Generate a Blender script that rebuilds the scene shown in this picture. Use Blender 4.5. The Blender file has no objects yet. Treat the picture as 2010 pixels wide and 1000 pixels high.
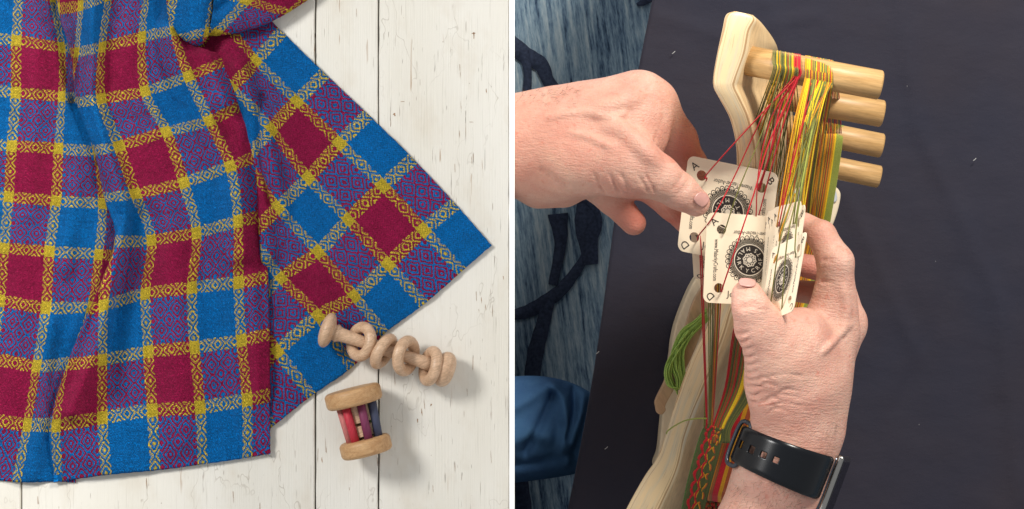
import bpy, bmesh, math, random
import numpy as np
from mathutils import Vector, Matrix
random.seed(7); rng = np.random.default_rng(7)
sc = bpy.context.scene
# ---------------------------------------------------------------- camera, world, lamps
H = 1.6; S = 0.0005                      # camera height (m); metres per photo pixel on the board top
cam = bpy.data.objects.new('camera', bpy.data.cameras.new('camera'))
sc.collection.objects.link(cam); sc.camera = cam
cam.location = (0, 0, H)
cam.data.sensor_width = 36; cam.data.lens = 36 * H / (2010 * S)
cam.data.clip_start = 0.05; cam.data.clip_end = 50
w = bpy.data.worlds.new('World'); sc.world = w; w.use_nodes = True
w.node_tree.nodes['Background'].inputs[0].default_value = (0.93, 0.96, 1.0, 1)
w.node_tree.nodes['Background'].inputs[1].default_value = 0.40
def area(name, loc, target, size, power, col):
    l = bpy.data.lights.new(name, 'AREA'); l.shape = 'DISK'; l.size = size; l.energy = power; l.color = col
    o = bpy.data.objects.new(name, l); sc.collection.objects.link(o); o.location = loc
    o.rotation_euler = (Vector(target) - Vector(loc)).to_track_quat('-Z', 'Y').to_euler()
    return o
area('window_light', (-1.35, 0.80, 1.50), (-0.2, 0, 0.0), 0.55, 33, (1.0, 0.985, 0.96))
area('sunny_window_light', (0.60, 1.05, 1.22), (0.22, 0, 0.15), 0.34, 27, (1.0, 0.95, 0.86))
sc.view_settings.view_transform = 'Standard'; sc.view_settings.look = 'None'
sc.view_settings.exposure = 0.0; sc.view_settings.gamma = 1
# ---------------------------------------------------------------- helpers
def P(x, y, z=0.0):
    f = S * (H - z) / H
    return np.array([(x - 1005) * f, (500 - y) * f, z])
def PX(n, z): return n * S * (H - z) / H
WL = {}
def tag(o, label=None, cat=None, group=None, kind=None):
    if label: o['label'] = label
    if cat: o['category'] = cat
    if group: o['group'] = group
    if kind: o['kind'] = kind
    return o
def thing(name, loc, label=None, cat=None, group=None, kind=None):
    o = bpy.data.objects.new(name, None); sc.collection.objects.link(o); o.location = loc
    o.empty_display_size = 0.02; WL[o.name] = np.array(loc, float)
    return tag(o, label, cat, group, kind)
def mk(name, verts, faces, mats, parent=None, smooth=True, uv=None, mi=None, attr=None):
    V = np.asarray(verts, float)
    org = np.array([(V[:, 0].min() + V[:, 0].max()) / 2, (V[:, 1].min() + V[:, 1].max()) / 2, V[:, 2].min()])
    me = bpy.data.meshes.new(name)
    me.from_pydata((V - org).tolist(), [], [tuple(int(i) for i in f) for f in faces]); me.update()
    if not isinstance(mats, (list, tuple)): mats = [mats]
    for m in mats: me.materials.append(m)
    if smooth: me.polygons.foreach_set('use_smooth', [True] * len(me.polygons))
    if mi is not None: me.polygons.foreach_set('material_index', list(mi))
    if uv is not None:
        l = me.uv_layers.new(name='UVMap'); idx = np.zeros(len(me.loops), int); me.loops.foreach_get('vertex_index', idx)
        l.data.foreach_set('uv', np.asarray(uv, float)[idx].ravel())
    if attr is not None:
        a = me.attributes.new('mark', 'FLOAT', 'POINT'); a.data.foreach_set('value', np.asarray(attr, float))
    o = bpy.data.objects.new(name, me); sc.collection.objects.link(o)
    pw = WL[parent.name] if parent else np.zeros(3)
    o.location = org - pw; WL[o.name] = org
    if parent: o.parent = parent
    return o
def solid(o, t, off=-1):
    m = o.modifiers.new('solid', 'SOLIDIFY'); m.thickness = t; m.offset = off
def bevel(o, w_, seg=2):
    m = o.modifiers.new('bevel', 'BEVEL'); m.width = w_; m.segments = seg; m.limit_method = 'ANGLE'
def crom(pts, n):
    """Catmull-Rom through rows of pts (k, d): n samples per span"""
    p = np.asarray(pts, float); k = len(p)
    p = np.vstack([2 * p[0] - p[1], p, 2 * p[-1] - p[-2]])
    out = []
    for i in range(k - 1):
        t = np.linspace(0, 1, n, endpoint=False)[:, None]
        a, b, c, d = p[i:i + 4]
        out.append(0.5 * ((2 * b) + (-a + c) * t + (2 * a - 5 * b + 4 * c - d) * t ** 2 + (-a + 3 * b - 3 * c + d) * t ** 3))
    out.append(p[-2][None, :])
    return np.vstack(out)
def tube(path, r, n=6, cap=True, flat=None):
    p = np.asarray(path, float); m = len(p)
    t = np.gradient(p, axis=0); t /= np.linalg.norm(t, axis=1)[:, None] + 1e-12
    ref = np.tile(np.array([0, 0, 1.0]), (m, 1)); par = np.abs(t[:, 2]) > 0.97; 
    if par.any(): ref[:] = [0.0, 1, 0.02] if np.abs(t[:, 1]).max() < 0.97 else [1.0, 0, 0.02]
    s = np.cross(t, ref); s /= np.linalg.norm(s, axis=1)[:, None] + 1e-12
    u = np.cross(s, t)
    r = np.broadcast_to(np.asarray(r, float), (m,))
    a = np.linspace(0, 2 * np.pi, n, endpoint=False)
    V = p[:, None, :] + r[:, None, None] * (np.cos(a)[None, :, None] * s[:, None, :] + (flat or 1) * np.sin(a)[None, :, None] * u[:, None, :])
    V = V.reshape(-1, 3); F = []
    for i in range(m - 1):
        for j in range(n):
            k = (j + 1) % n; F.append((i * n + j, i * n + k, (i + 1) * n + k, (i + 1) * n + j))
    if cap: F.append(tuple(range(n - 1, -1, -1))); F.append(tuple((m - 1) * n + j for j in range(n)))
    return V, F
def join(parts):
    V = []; F = []; MI = []; o = 0
    for q in parts:
        v, f = q[0], q[1]; V.append(np.asarray(v, float)); F += [tuple(i + o for i in g) for g in f]; o += len(v)
        MI += [q[2] if len(q) > 2 else 0] * len(f)
    return np.vstack(V), F, MI
def lathe(axis0, axis1, prof, n=32, cap=True):
    """prof: list of (t along axis 0..1, radius)"""
    a0 = np.array(axis0, float); a1 = np.array(axis1, float); d = a1 - a0; L = np.linalg.norm(d); dn = d / L
    ref = np.array([0, 0, 1.0]) if abs(dn[2]) < 0.9 else np.array([1.0, 0, 0])
    s = np.cross(dn, ref); s /= np.linalg.norm(s); u = np.cross(s, dn)
    V = []; F = []
    for (t, r) in prof:
        for j in range(n):
            a = 2 * math.pi * j / n; V.append(a0 + d * t + r * (math.cos(a) * s + math.sin(a) * u))
    m = len(prof)
    for i in range(m - 1):
        for j in range(n):
            k = (j + 1) % n; F.append((i * n + k, i * n + j, (i + 1) * n + j, (i + 1) * n + k))
    if cap: F.append(tuple(range(n))); F.append(tuple((m - 1) * n + j for j in range(n - 1, -1, -1)))
    return np.array(V), F
def gridmesh(X):
    """X (a, b, d) -> verts, faces"""
    a, b = X.shape[:2]; i, j = np.meshgrid(np.arange(a - 1), np.arange(b - 1), indexing='ij')
    i = i.ravel(); j = j.ravel()
    F = np.stack([i * b + j, (i + 1) * b + j, (i + 1) * b + j + 1, i * b + j + 1], 1)
    return X.reshape(-1, X.shape[2]), F
def box(x0, x1, y0, y1, z0, z1):
    V = [(x, y, z) for z in (z0, z1) for y in (y0, y1) for x in (x0, x1)]
    return V, [(0, 2, 3, 1), (4, 5, 7, 6), (0, 1, 5, 4), (2, 6, 7, 3), (0, 4, 6, 2), (1, 3, 7, 5)]
def prism(poly_top, poly_bot):
    n = len(poly_top); V = list(poly_top) + list(poly_bot)
    F = [tuple(range(n)), tuple(range(2 * n - 1, n - 1, -1))]
    for i in range(n):
        k = (i + 1) % n; F.append((k, i, n + i, n + k))
    return np.array(V), F
# ---------------------------------------------------------------- material helper
class NT:
    def __init__(s, name, rough=0.6, spec=0.5):
        s.m = bpy.data.materials.new(name); s.m.use_nodes = True; s.t = s.m.node_tree
        s.b = s.t.nodes['Principled BSDF']; s.b.inputs['Roughness'].default_value = rough
        s.b.inputs['Specular IOR Level'].default_value = spec
    def n(s, typ, **k):
        q = s.t.nodes.new(typ)
        for a, v in k.items(): setattr(q, a, v)
        return q
    def set(s, sock, v):
        if isinstance(v, (int, float)): sock.default_value = v
        elif isinstance(v, (tuple, list)):
            sock.default_value = tuple(v) + ((1,) if len(v) == 3 and len(sock.default_value) == 4 else ())
        else: s.t.links.new(v, sock)
    def M(s, op, a, b=None, c=None):
        q = s.n('ShaderNodeMath', operation=op)
        s.set(q.inputs[0], a)
        if b is not None: s.set(q.inputs[1], b)
        if c is not None: s.set(q.inputs[2], c)
        return q.outputs[0]
    def mix(s, f, a, b, mode='MIX'):
        q = s.n('ShaderNodeMix', data_type='RGBA', blend_type=mode)
        s.set(q.inputs[0], f); s.set(q.inputs[6], a); s.set(q.inputs[7], b); return q.outputs[2]
    def co(s, kind='Object', scale=(1, 1, 1), rot=(0, 0, 0)):
        t = s.n('ShaderNodeTexCoord'); m = s.n('ShaderNodeMapping')
        m.inputs['Scale'].default_value = scale; m.inputs['Rotation'].default_value = rot
        s.t.links.new(t.outputs[kind], m.inputs[0]); return m.outputs[0]
    def pos(s, scale=(1, 1, 1), rot=(0, 0, 0)):
        t = s.n('ShaderNodeNewGeometry'); r0 = s.n('ShaderNodeMapping'); r0.inputs['Rotation'].default_value = rot
        m = s.n('ShaderNodeMapping'); m.inputs['Scale'].default_value = scale
        s.t.links.new(t.outputs['Position'], r0.inputs[0]); s.t.links.new(r0.outputs[0], m.inputs[0]); return m.outputs[0]
    def noise(s, vec, scale=5, detail=3, rough=0.5, dist=0.0):
        q = s.n('ShaderNodeTexNoise'); s.set(q.inputs['Vector'], vec); q.inputs['Scale'].default_value = scale
        q.inputs['Detail'].default_value = detail; q.inputs['Roughness'].default_value = rough; q.inputs['Distortion'].default_value = dist
        return q.outputs[0]
    def ramp(s, f, stops):
        q = s.n('ShaderNodeValToRGB'); s.set(q.inputs[0], f); e = q.color_ramp.elements
        while len(e) < len(stops): e.new(0.5)
        for i, (p, c) in enumerate(stops):
            e[i].position = p; e[i].color = (c, c, c, 1) if isinstance(c, (int, float)) else (tuple(c) + (1,))
        return q.outputs[0]
    def bump(s, h, strength=0.3, dist=0.001, prev=None):
        q = s.n('ShaderNodeBump'); q.inputs['Strength'].default_value = strength; q.inputs['Distance'].default_value = dist
        s.set(q.inputs['Height'], h)
        if prev is not None: s.t.links.new(prev, q.inputs['Normal'])
        s.t.links.new(q.outputs[0], s.b.inputs['Normal']); return q.outputs[0]
    def base(s, v): s.set(s.b.inputs['Base Color'], v)
def simple(name, col, rough=0.6, spec=0.5, metal=0.0, var=0.12, nscale=300, bump=0.1):
    t = NT(name, rough, spec); t.b.inputs['Metallic'].default_value = metal
    n = t.noise(t.pos(), nscale, 3); f = t.M('MULTIPLY_ADD', n, var * 2, 1 - var)
    mx = t.n('ShaderNodeVectorMath', operation='SCALE'); mx.inputs[0].default_value = col; t.set(mx.inputs['Scale'], f)
    t.base(mx.outputs[0])
    if bump: t.bump(n, bump, 0.0004)
    return t.m
def wood(name, c0, c1, rot=(0, 0, 0), along=6, across=110, rough=0.5, streak=0.5, spec=0.4):
    t = NT(name, rough, spec)
    v = t.pos((across, along, across), rot)
    n1 = t.noise(v, 1.0, 4, 0.6, 0.6); n2 = t.noise(t.pos((across * 5, along * 6, across * 5), rot), 1.0, 3, 0.6)
    f = t.ramp(n1, [(0.3, 0.0), (0.72, 1.0)]); c = t.mix(f, c0, c1)
    g = t.ramp(n2, [(0.35, 1.0 - streak * 0.35), (0.6, 1.0)]); c = t.mix(1.0, c, g, 'MULTIPLY')
    t.base(c); t.bump(n2, 0.12, 0.0003)
    return t.m
# painted boards -------------------------------------------------
t = NT('white_paint', 0.5, 0.35)
big = t.noise(t.pos((1, 0.35, 1)), 9, 4, 0.55)
c = t.mix(t.ramp(big, [(0.35, 0.0), (0.7, 1.0)]), (0.78, 0.755, 0.69), (0.70, 0.665, 0.58))
yel = t.noise(t.pos((1, 0.5, 1)), 26, 4, 0.6)
c = t.mix(t.ramp(yel, [(0.52, 0.0), (0.75, 0.5)]), c, (0.60, 0.53, 0.42))
grain = t.noise(t.pos((640, 10, 1)), 1.0, 4, 0.7)
c = t.mix(t.ramp(grain, [(0.60, 0.0), (0.72, 0.6)]), c, (0.45, 0.42, 0.35))
crk = t.noise(t.pos((560, 17, 1)), 1.0, 3, 0.75, 0.3)
clus = t.noise(t.pos((16, 5, 1)), 1.0, 3, 0.6)
mask = t.M('MULTIPLY', t.ramp(crk, [(0.665, 0.0), (0.70, 1.0)]), t.ramp(clus, [(0.46, 0.0), (0.50, 1.0)]))
browncol = t.mix(t.ramp(t.noise(t.pos(), 60, 2), [(0.4, 0.0), (0.6, 1.0)]), (0.13, 0.085, 0.05), (0.33, 0.17, 0.08))
c = t.mix(mask, c, browncol)
spk = t.noise(t.pos((1, 0.6, 1)), 420, 2, 0.5)
c = t.mix(t.ramp(spk, [(0.77, 0.0), (0.8, 0.75)]), c, (0.28, 0.22, 0.15))
web = t.n('ShaderNodeTexVoronoi', feature='DISTANCE_TO_EDGE'); wv_ = t.n('ShaderNodeVectorMath', operation='ADD'); t.set(wv_.inputs[0], t.pos((26, 7, 1))); wq = t.n('ShaderNodeTexNoise'); t.set(wq.inputs['Vector'], t.pos((60, 30, 1))); wq.inputs['Scale'].default_value = 1; wsc = t.n('ShaderNodeVectorMath', operation='SCALE'); t.set(wsc.inputs[0], wq.outputs['Color']); wsc.inputs['Scale'].default_value = 0.9; t.set(wv_.inputs[1], wsc.outputs[0]); t.set(web.inputs['Vector'], wv_.outputs[0]); web.inputs['Scale'].default_value = 1
c = t.mix(t.M('MULTIPLY', t.ramp(web.outputs['Distance'], [(0.0, 0.55), (0.012, 0.0)]), t.ramp(t.noise(t.pos(), 12, 2), [(0.45, 0.0), (0.6, 1.0)])), c, (0.34, 0.29, 0.22))
wide = t.noise(t.pos((150, 8, 1)), 1.0, 3, 0.7, 0.5)
c = t.mix(t.M('MULTIPLY', t.ramp(wide, [(0.68, 0.0), (0.70, 1.0)]), t.ramp(t.noise(t.pos((9, 3, 1)), 1.0, 2), [(0.5, 0.0), (0.56, 1.0)])), c, (0.36, 0.21, 0.11))
t.base(c)
b1 = t.bump(t.M('SUBTRACT', t.M('MULTIPLY', grain, 0.5), mask), 0.9, 0.0008)
t.bump(big, 0.25, 0.004, b1)
M_paint = t.m
M_seam = simple('dark_gap', (0.012, 0.010, 0.008), 0.9)
M_white = simple('white_partition_paint', (0.97, 0.97, 0.97), 0.6, 0.3, var=0.01, bump=0)
M_whiteside = M_white
# weave ------------------------------------------------------------
t = NT('tartan_weave', 0.95, 0.05)
uvn = t.n('ShaderNodeUVMap'); uvn.uv_map = 'UVMap'; sx = t.n('ShaderNodeSeparateXYZ')
wq = t.n('ShaderNodeTexNoise'); t.set(wq.inputs['Vector'], t.pos()); wq.inputs['Scale'].default_value = 330; wq.inputs['Detail'].default_value = 2
w1 = t.n('ShaderNodeVectorMath', operation='SUBTRACT'); t.set(w1.inputs[0], wq.outputs['Color']); w1.inputs[1].default_value = (.5, .5, .5)
w2 = t.n('ShaderNodeVectorMath', operation='SCALE'); t.set(w2.inputs[0], w1.outputs[0]); w2.inputs['Scale'].default_value = 0.05
w3 = t.n('ShaderNodeVectorMath', operation='ADD'); t.set(w3.inputs[0], uvn.outputs[0]); t.set(w3.inputs[1], w2.outputs[0]); t.t.links.new(w3.outputs[0], sx.inputs[0])
N = 46.0
def axis(sock, NN):
    th = t.M('MULTIPLY', sock, NN); i = t.M('FLOOR', th); fr = t.M('FRACT', th)
    u = t.M('DIVIDE', t.M('ADD', i, 0.5), NN)
    sh = t.M('FRACT', t.M('ADD', u, 100.110)); yel = t.M('LESS_THAN', sh, 0.220)
    par = t.M('MODULO', t.M('ADD', t.M('FLOOR', u), 100.0), 2.0)   # 0 crimson, 1 blue
    # centred thread index within field / stripe for the diamond twill
    cen = t.M('SUBTRACT', t.M('FRACT', t.M('ADD', u, 100.5)), 0.5)     # -.5...5 around stripe centre
    cs = t.M('FLOOR', t.M('ABSOLUTE', t.M('MULTIPLY', cen, NN)))
    fc = t.M('ABSOLUTE', t.M('MULTIPLY', t.M('SUBTRACT', t.M('FRACT', t.M('ADD', u, 100.0)), 0.5), NN))
    fp = t.M('FLOOR', t.M('PINGPONG', fc, 8.0))
    ph = t.M('ADD', t.M('MULTIPLY', cs, yel), t.M('MULTIPLY', fp, t.M('SUBTRACT', 1.0, yel)))
    return i, fr, yel, par, ph
iu, fu, yu, pu, hu = axis(sx.outputs[0], N)
iv, fv, yv, pv, hv = axis(sx.outputs[1], N)
CR = (0.42, 0.012, 0.085); BL = (0.001, 0.20, 0.62); YE = (0.84, 0.62, 0.05)
cu = t.mix(yu, t.mix(pu, CR, BL), YE); cv = t.mix(yv, t.mix(pv, CR, BL), YE)
ph = t.M('MODULO', t.M('ADD', hu, hv), 4.0)
wy = t.M('MULTIPLY', yu, t.M('SUBTRACT', 1.0, yv)); fy = t.M('MULTIPLY', yv, t.M('SUBTRACT', 1.0, yu))
top = t.M('LESS_THAN', t.M('ADD', ph, t.M('MULTIPLY', wy, t.M('MULTIPLY', fu, 0.9))), t.M('SUBTRACT', 2.0, t.M('MULTIPLY', wy, 0.60)))
top = t.M('MAXIMUM', top, t.M('MULTIPLY', fy, t.M('MULTIPLY', t.M('GREATER_THAN', ph, 2.5), t.M('GREATER_THAN', fv, 0.42))))
c = t.mix(top, cv, cu)
def wn(sock):
    q = t.n('ShaderNodeTexWhiteNoise', noise_dimensions='1D'); t.set(q.inputs['W'], sock); return q.outputs['Value']
thr = t.M('ADD', t.M('MULTIPLY', top, wn(iu)), t.M('MULTIPLY', t.M('SUBTRACT', 1.0, top), wn(iv)))
slub = t.noise(t.pos(), 620, 2, 0.6); sl2 = t.noise(t.pos(), 60, 3, 0.6)
g2 = t.M('MODULO', ph, 2.0)
f = t.M('ADD', t.M('MULTIPLY', slub, 1.1), t.M('MULTIPLY', sl2, 0.3)); f = t.M('ADD', f, t.M('MULTIPLY', thr, 0.22)); f = t.M('ADD', f, t.M('MULTIPLY', g2, -0.30)); f = t.M('ADD', f, 0.26)  # groove term darkens the colour: painted shade between the thread floats
sc_ = t.n('ShaderNodeVectorMath', operation='SCALE'); t.set(sc_.inputs[0], c); t.set(sc_.inputs['Scale'], f)
t.base(sc_.outputs[0])
ru = t.M('SINE', t.M('MULTIPLY', fu, math.pi)); rv = t.M('SINE', t.M('MULTIPLY', fv, math.pi))
hgt = t.M('ADD', t.M('MULTIPLY', ru, t.M('ADD', 0.45, t.M('MULTIPLY', top, 0.55))),
          t.M('MULTIPLY', rv, t.M('SUBTRACT', 1.0, t.M('MULTIPLY', top, 0.55))))
hgt = t.M('ADD', t.M('ADD', hgt, t.M('MULTIPLY', slub, 1.2)), t.M('MULTIPLY', g2, -0.8))
b1 = t.bump(hgt, 1.0, 0.0013)
t.bump(t.noise(t.pos(), 45, 3, 0.55), 0.5, 0.004, b1)
t.b.inputs['Sheen Weight'].default_value = 0.03
M_weave = t.m
# skin --------------------------------------------------------------
def skin_mat(name, base, pink):
    t = NT(name, 0.5, 0.4)
    at = t.n('ShaderNodeAttribute'); at.attribute_name = 'mark'
    n1 = t.noise(t.pos(), 42, 4, 0.6); n2 = t.noise(t.pos(), 260, 3, 0.6)
    c = t.mix(t.ramp(n1, [(0.35, 0.0), (0.68, 0.8)]), base, pink)
    c = t.mix(at.outputs['Fac'], c, (0.56, 0.13, 0.085))
    c = t.mix(t.ramp(n2, [(0.35, 0.0), (0.75, 0.3)]), c, (0.56, 0.25, 0.18))
    n3 = t.noise(t.pos(), 130, 3, 0.6); c = t.mix(t.ramp(n3, [(0.62, 0.0), (0.72, 0.5)]), c, (0.60, 0.20, 0.14)); n4 = t.noise(t.pos((1, 1, 1)), 24, 3, 0.5, 0.6); c = t.mix(t.ramp(n4, [(0.55, 0.0), (0.75, 0.4)]), c, (0.66, 0.45, 0.33))
    t.base(c)
    b = t.b; b.inputs['Subsurface Weight'].default_value = 0.22; b.inputs['Subsurface Radius'].default_value = (1.0, 0.35, 0.2)
    b.inputs['Subsurface Scale'].default_value = 0.004
    v1 = t.n('ShaderNodeTexVoronoi', feature='DISTANCE_TO_EDGE'); t.set(v1.inputs['Vector'], t.pos((560, 300, 400), (0, 0, 0.5))); v1.inputs['Scale'].default_value = 1
    v2 = t.noise(t.pos((120, 620, 200), (0, 0, 0.12)), 1.0, 3, 0.6, 0.5)
    h = t.M('ADD', t.M('MINIMUM', v1.outputs['Distance'], 0.25), t.M('MULTIPLY', v2, 1.4))
    b1 = t.bump(h, 0.75, 0.0007)
    t.bump(t.noise(t.pos(), 90, 3), 0.25, 0.002, b1)
    return t.m
M_skin = skin_mat('skin', (0.71, 0.435, 0.34), (0.62, 0.295, 0.225))
M_nail = simple('nail', (0.58, 0.31, 0.27), 0.3, 0.5, var=0.05, nscale=500, bump=0.03)
# woods -------------------------------------------------------------
M_beech = wood('beech', (0.72, 0.49, 0.32), (0.53, 0.33, 0.20), rot=(0, 0, 1.25), along=16, across=230, rough=0.42, streak=0.8)
M_beech2 = wood('golden_beech', (0.60, 0.37, 0.18), (0.42, 0.22, 0.09), rot=(0, 0, 1.3), along=40, across=240, rough=0.5)
M_peg = wood('peg_wood', (0.68, 0.42, 0.18), (0.50, 0.28, 0.10), rot=(0, 0, math.pi / 2 + 0.17), along=9, across=170, rough=0.42, streak=0.6)
M_pine = wood('pine_face', (0.84, 0.60, 0.33), (0.76, 0.52, 0.27), rot=(0, 0, -0.35), along=4, across=40, rough=0.5)
t = NT('plywood_edge', 0.42, 0.45)     # laminated edge: long thin plies
uvn = t.n('ShaderNodeUVMap'); uvn.uv_map = 'UVMap'; mp = t.n('ShaderNodeMapping'); mp.inputs['Scale'].default_value = (26, 5, 1)
t.t.links.new(uvn.outputs[0], mp.inputs[0]); n1 = t.noise(mp.outputs[0], 1.0, 4, 0.6, 0.4)
mp2 = t.n('ShaderNodeMapping'); mp2.inputs['Scale'].default_value = (5, 1.4, 1); t.t.links.new(uvn.outputs[0], mp2.inputs[0]); n2 = t.noise(mp2.outputs[0], 1.0, 3, 0.5, 0.4)
c = t.mix(t.ramp(n2, [(0.45, 0.0), (0.62, 1.0)]), (0.88, 0.66, 0.38), (0.74, 0.61, 0.42))
c = t.mix(t.ramp(n1, [(0.6, 0.0), (0.72, 0.75)]), c, (0.45, 0.27, 0.13))
sp = t.n('ShaderNodeSeparateXYZ'); t.t.links.new(uvn.outputs[0], sp.inputs[0]); uw = t.M('ADD', sp.outputs[0], t.M('MULTIPLY', t.M('SUBTRACT', n2, 0.5), 0.10))
for (u0, w0, am) in [(.07, .013, .8), (.15, .008, .55), (.84, .010, .5), (.92, .016, .8)]:
    c = t.mix(t.M('MULTIPLY', t.M('LESS_THAN', t.M('ABSOLUTE', t.M('SUBTRACT', uw, u0)), w0), am), c, (0.42, 0.23, 0.10))
t.base(c); t.bump(n1, 0.15, 0.0004)
M_ply = t.m
M_base = wood('pale_base_wood', (0.84, 0.71, 0.52), (0.76, 0.61, 0.42), rot=(0, 0, -0.35), along=5, across=40, rough=0.5, streak=0.3)
M_grey = simple('grey_label_plate', (0.50, 0.52, 0.54), 0.5)
def dyed(name, c0): return wood(name, c0, tuple(x * 0.7 for x in c0), rot=(0, 0, 0.24), along=30, across=300, rough=0.6)
# ---------------------------------------------------------------- LEFT SETTING: painted boards
ZB = 0.0
sub = mk('board_underlay', *box(P(-500, 0)[0], P(999.5, 0)[0], P(0, 1500)[1], P(0, -500)[1], -0.035, -0.018), M_seam)
tag(sub, kind='structure')
floor_e = thing('painted_boards', P(500, 500, -0.018), kind='structure')
for (x0, x1) in [(-500, -262), (-259.5, 40), (43, 617.6), (620.6, 741.8), (744.4, 999.4)]:
    a = P(x0, 0)[0]; b = P(x1, 0)[0]
    n = 60; ys = np.linspace(P(0, 1500)[1], P(0, -500)[1], n)
    jit = lambda amp: np.cumsum(rng.normal(0, 1, n)) * 0 + rng.normal(0, amp, n)
    X = np.zeros((n, 6, 3)); w0 = a + jit(0.00018); w1 = b + jit(0.00018)
    zt = rng.uniform(-0.0004, 0.0004)
    for k, (xx, zz) in enumerate([(w0, -0.018), (w0, zt - 0.0012), (w0 + 0.0009, zt), (w1 - 0.0009, zt), (w1, zt - 0.0012), (w1, -0.018)]):
        X[:, k, 0] = xx; X[:, k, 1] = ys; X[:, k, 2] = zz
    v, f = gridmesh(X); mk('board', v, f[:, ::-1], M_paint, floor_e, smooth=False)
# chipped paint flakes (bare wood splinters lying in shallow chips)
def chips():
    spots = [(929, 66, 10, 3), (955, 180, 3, 12), (903, 140, 2, 20), (774, 225, 9, 4), (925, 240, 22, 1.2), (790, 200, 18, .8), (902, 262, 2, 13), (926, 314, 2, 12),
             (935, 582, 3, 14), (945, 590, 2.5, 10), (953, 602, 2, 16), (940, 610, 1.5, 12), (828, 808, 3, 10), (820, 826, 4, 7), (833, 795, 2, 18), (846, 795, 5, 4),
             (775, 745, 1.5, 20), (964, 900, 1.5, 18), (917, 770, 1.5, 14), (640, 880, 1.5, 20), (632, 905, 3, 8), (686, 960, 2, 9), (288, 950, 2, 20), (75, 985, 2, 18),
             (458, 975, 2, 25), (893, 330, 2, 12), (947, 330, 1.6, 20), (905, 210, 1.5, 16), (810, 736, 3.2, 3.2), (741, 905, 2, 12), (850, 960, 1.5, 14), (930, 70, 3, 8), (988, 545, 2, 12), (700, 25, 1.5, 12)]
    ps = []
    for (x, y, wd, hh) in spots:
        n = 9; an = np.linspace(0, 2 * np.pi, n, endpoint=False)
        r = rng.uniform(0.25, 1.1, n); hh *= rng.uniform(.5, 1.0); wd *= rng.uniform(.35, .9); q = [P(x + wd / 1.6 * np.cos(a) * k + 0.25 * hh * np.sin(a) * 0.2, y + hh * np.sin(a) * k, 0.0) for a, k in zip(an, r)]
        q = np.array(q)
        up = q + [0, 0, 0.00055]; dn = q - [0, 0, 0.0005]
        ps.append(prism(up[::-1], dn[::-1]))
    v, f, _ = join(ps)
    tag(mk('bare_wood_chip', v, f, simple('bare_wood', (0.30, 0.17, 0.085), 0.8, var=0.5, nscale=400), floor_e, smooth=False), kind='stuff')
chips()
# partition between the two set-ups
ZP = 0.46
pv = mk('white_partition', *box(P(1000, 0, ZP)[0], P(1010, 0, ZP)[0], -0.75, 0.75, -0.5, ZP), M_white, smooth=False)
tag(pv, kind='structure')
XR = P(1010, 0, ZP)[0]
# ---------------------------------------------------------------- BLANKET
def seg_d(px, py, poly):
    d = np.full(px.shape, 1e9)
    for (a, b) in zip(poly[:-1], poly[1:]):
        a = np.array(a, float); b = np.array(b, float); ab = b - a
        t_ = np.clip(((px - a[0]) * ab[0] + (py - a[1]) * ab[1]) / (ab @ ab), 0, 1)
        d = np.minimum(d, np.hypot(px - a[0] - t_ * ab[0], py - a[1] - t_ * ab[1]))
    return d
def smooth_noise(x, y, sc_, seed, octv=3):
    r = np.random.default_rng(seed); out = np.zeros(x.shape)
    for o in range(octv):
        for k in range(5):
            th = r.uniform(0, np.pi); ph = r.uniform(0, 6.28); f = (2 ** o) / sc_ * r.uniform(0.7, 1.4)
            out += np.sin((x * np.cos(th) + y * np.sin(th)) * f * 6.283 + ph) / (2 ** o) / 5
    return out
def drape(net, ni, nj, ridges, noise_amp, seed, under=None, zmin=1.6):
    """net[row][col] = (u, v, px, py, z mm)"""
    A = np.array(net, float)
    R = np.stack([crom(A[:, j], ni) for j in range(A.shape[1])], 1)      # rows refined
    C = np.stack([crom(R[i], nj) for i in range(R.shape[0])], 0)
    px, py, z = C[..., 2].copy(), C[..., 3].copy(), C[..., 4].copy()
    px += 0.8 * smooth_noise(px, py, 15, seed + 9, 2); py += 0.8 * smooth_noise(px, py, 15, seed + 8, 2)
    for (poly, h, wd) in ridges:
        d = seg_d(px, py, poly); z += 1.5 * h * np.exp(-(d / wd) ** 2)
    z += noise_amp * smooth_noise(px, py, 120, seed) + 0.35 * noise_amp * smooth_noise(px, py, 38, seed + 5)
    z = np.maximum(z, zmin)
    if under is not None:
        xe = np.interp(py, under[:, 1], under[:, 0]); q = np.clip((px - xe + 22) / 24, 0, 1); q = q * q * (3 - 2 * q); z = 2.0 + (z - 2.0) * q
    zz = z / 1000
    f = S * (H - zz) / H
    V = np.stack([(px - 1005) * f, (500 - py) * f, zz], -1)
    v, fa = gridmesh(V)
    return v, [tuple(q) for q in fa], C[..., :2].reshape(-1, 2)
# right (rotated) panel: cols 1.2,2..8 ; rows 0..5.86
Rn = {
 0: [(480,-12),(430,38),(385,95),(342,150),(310,205),(280,260),(260,300)],
 1: [(554,63),(503,120),(458,170),(415,225),(378,282),(345,340),(312,395)],
 2: [(638,145),(583,200),(532,255),(483,312),(438,368),(400,430),(365,490)],
 3: [(723,226),(667,282),(605,350),(546,407),(495,465),(440,540),(400,600)],
 4: [(811,312),(752,366),(684,432),(625,495),(552,546),(490,612),(430,672)],
 5: [(894,401),(832,452),(762,519),(696,582),(625,620),(545,690),(480,752)],
 5.86: [(965,482),(906,533),(833,597),(755,655),(690,722),(612,777),(535,838)]}
ucols = [1.18, 2, 3, 4, 5, 6, 7]
net = []
for v_, row in Rn.items():
    r_ = [(u_, v_, x, y, 4.0) for u_, (x, y) in zip(ucols, row)]
    x6, y6 = row[-1]; x5, y5 = row[-2]
    r_.append((8, v_, x6 + (x6 - x5) * 0.9, y6 + (y6 - y5) * 0.9, 3.0)); net.append(r_)
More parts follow.
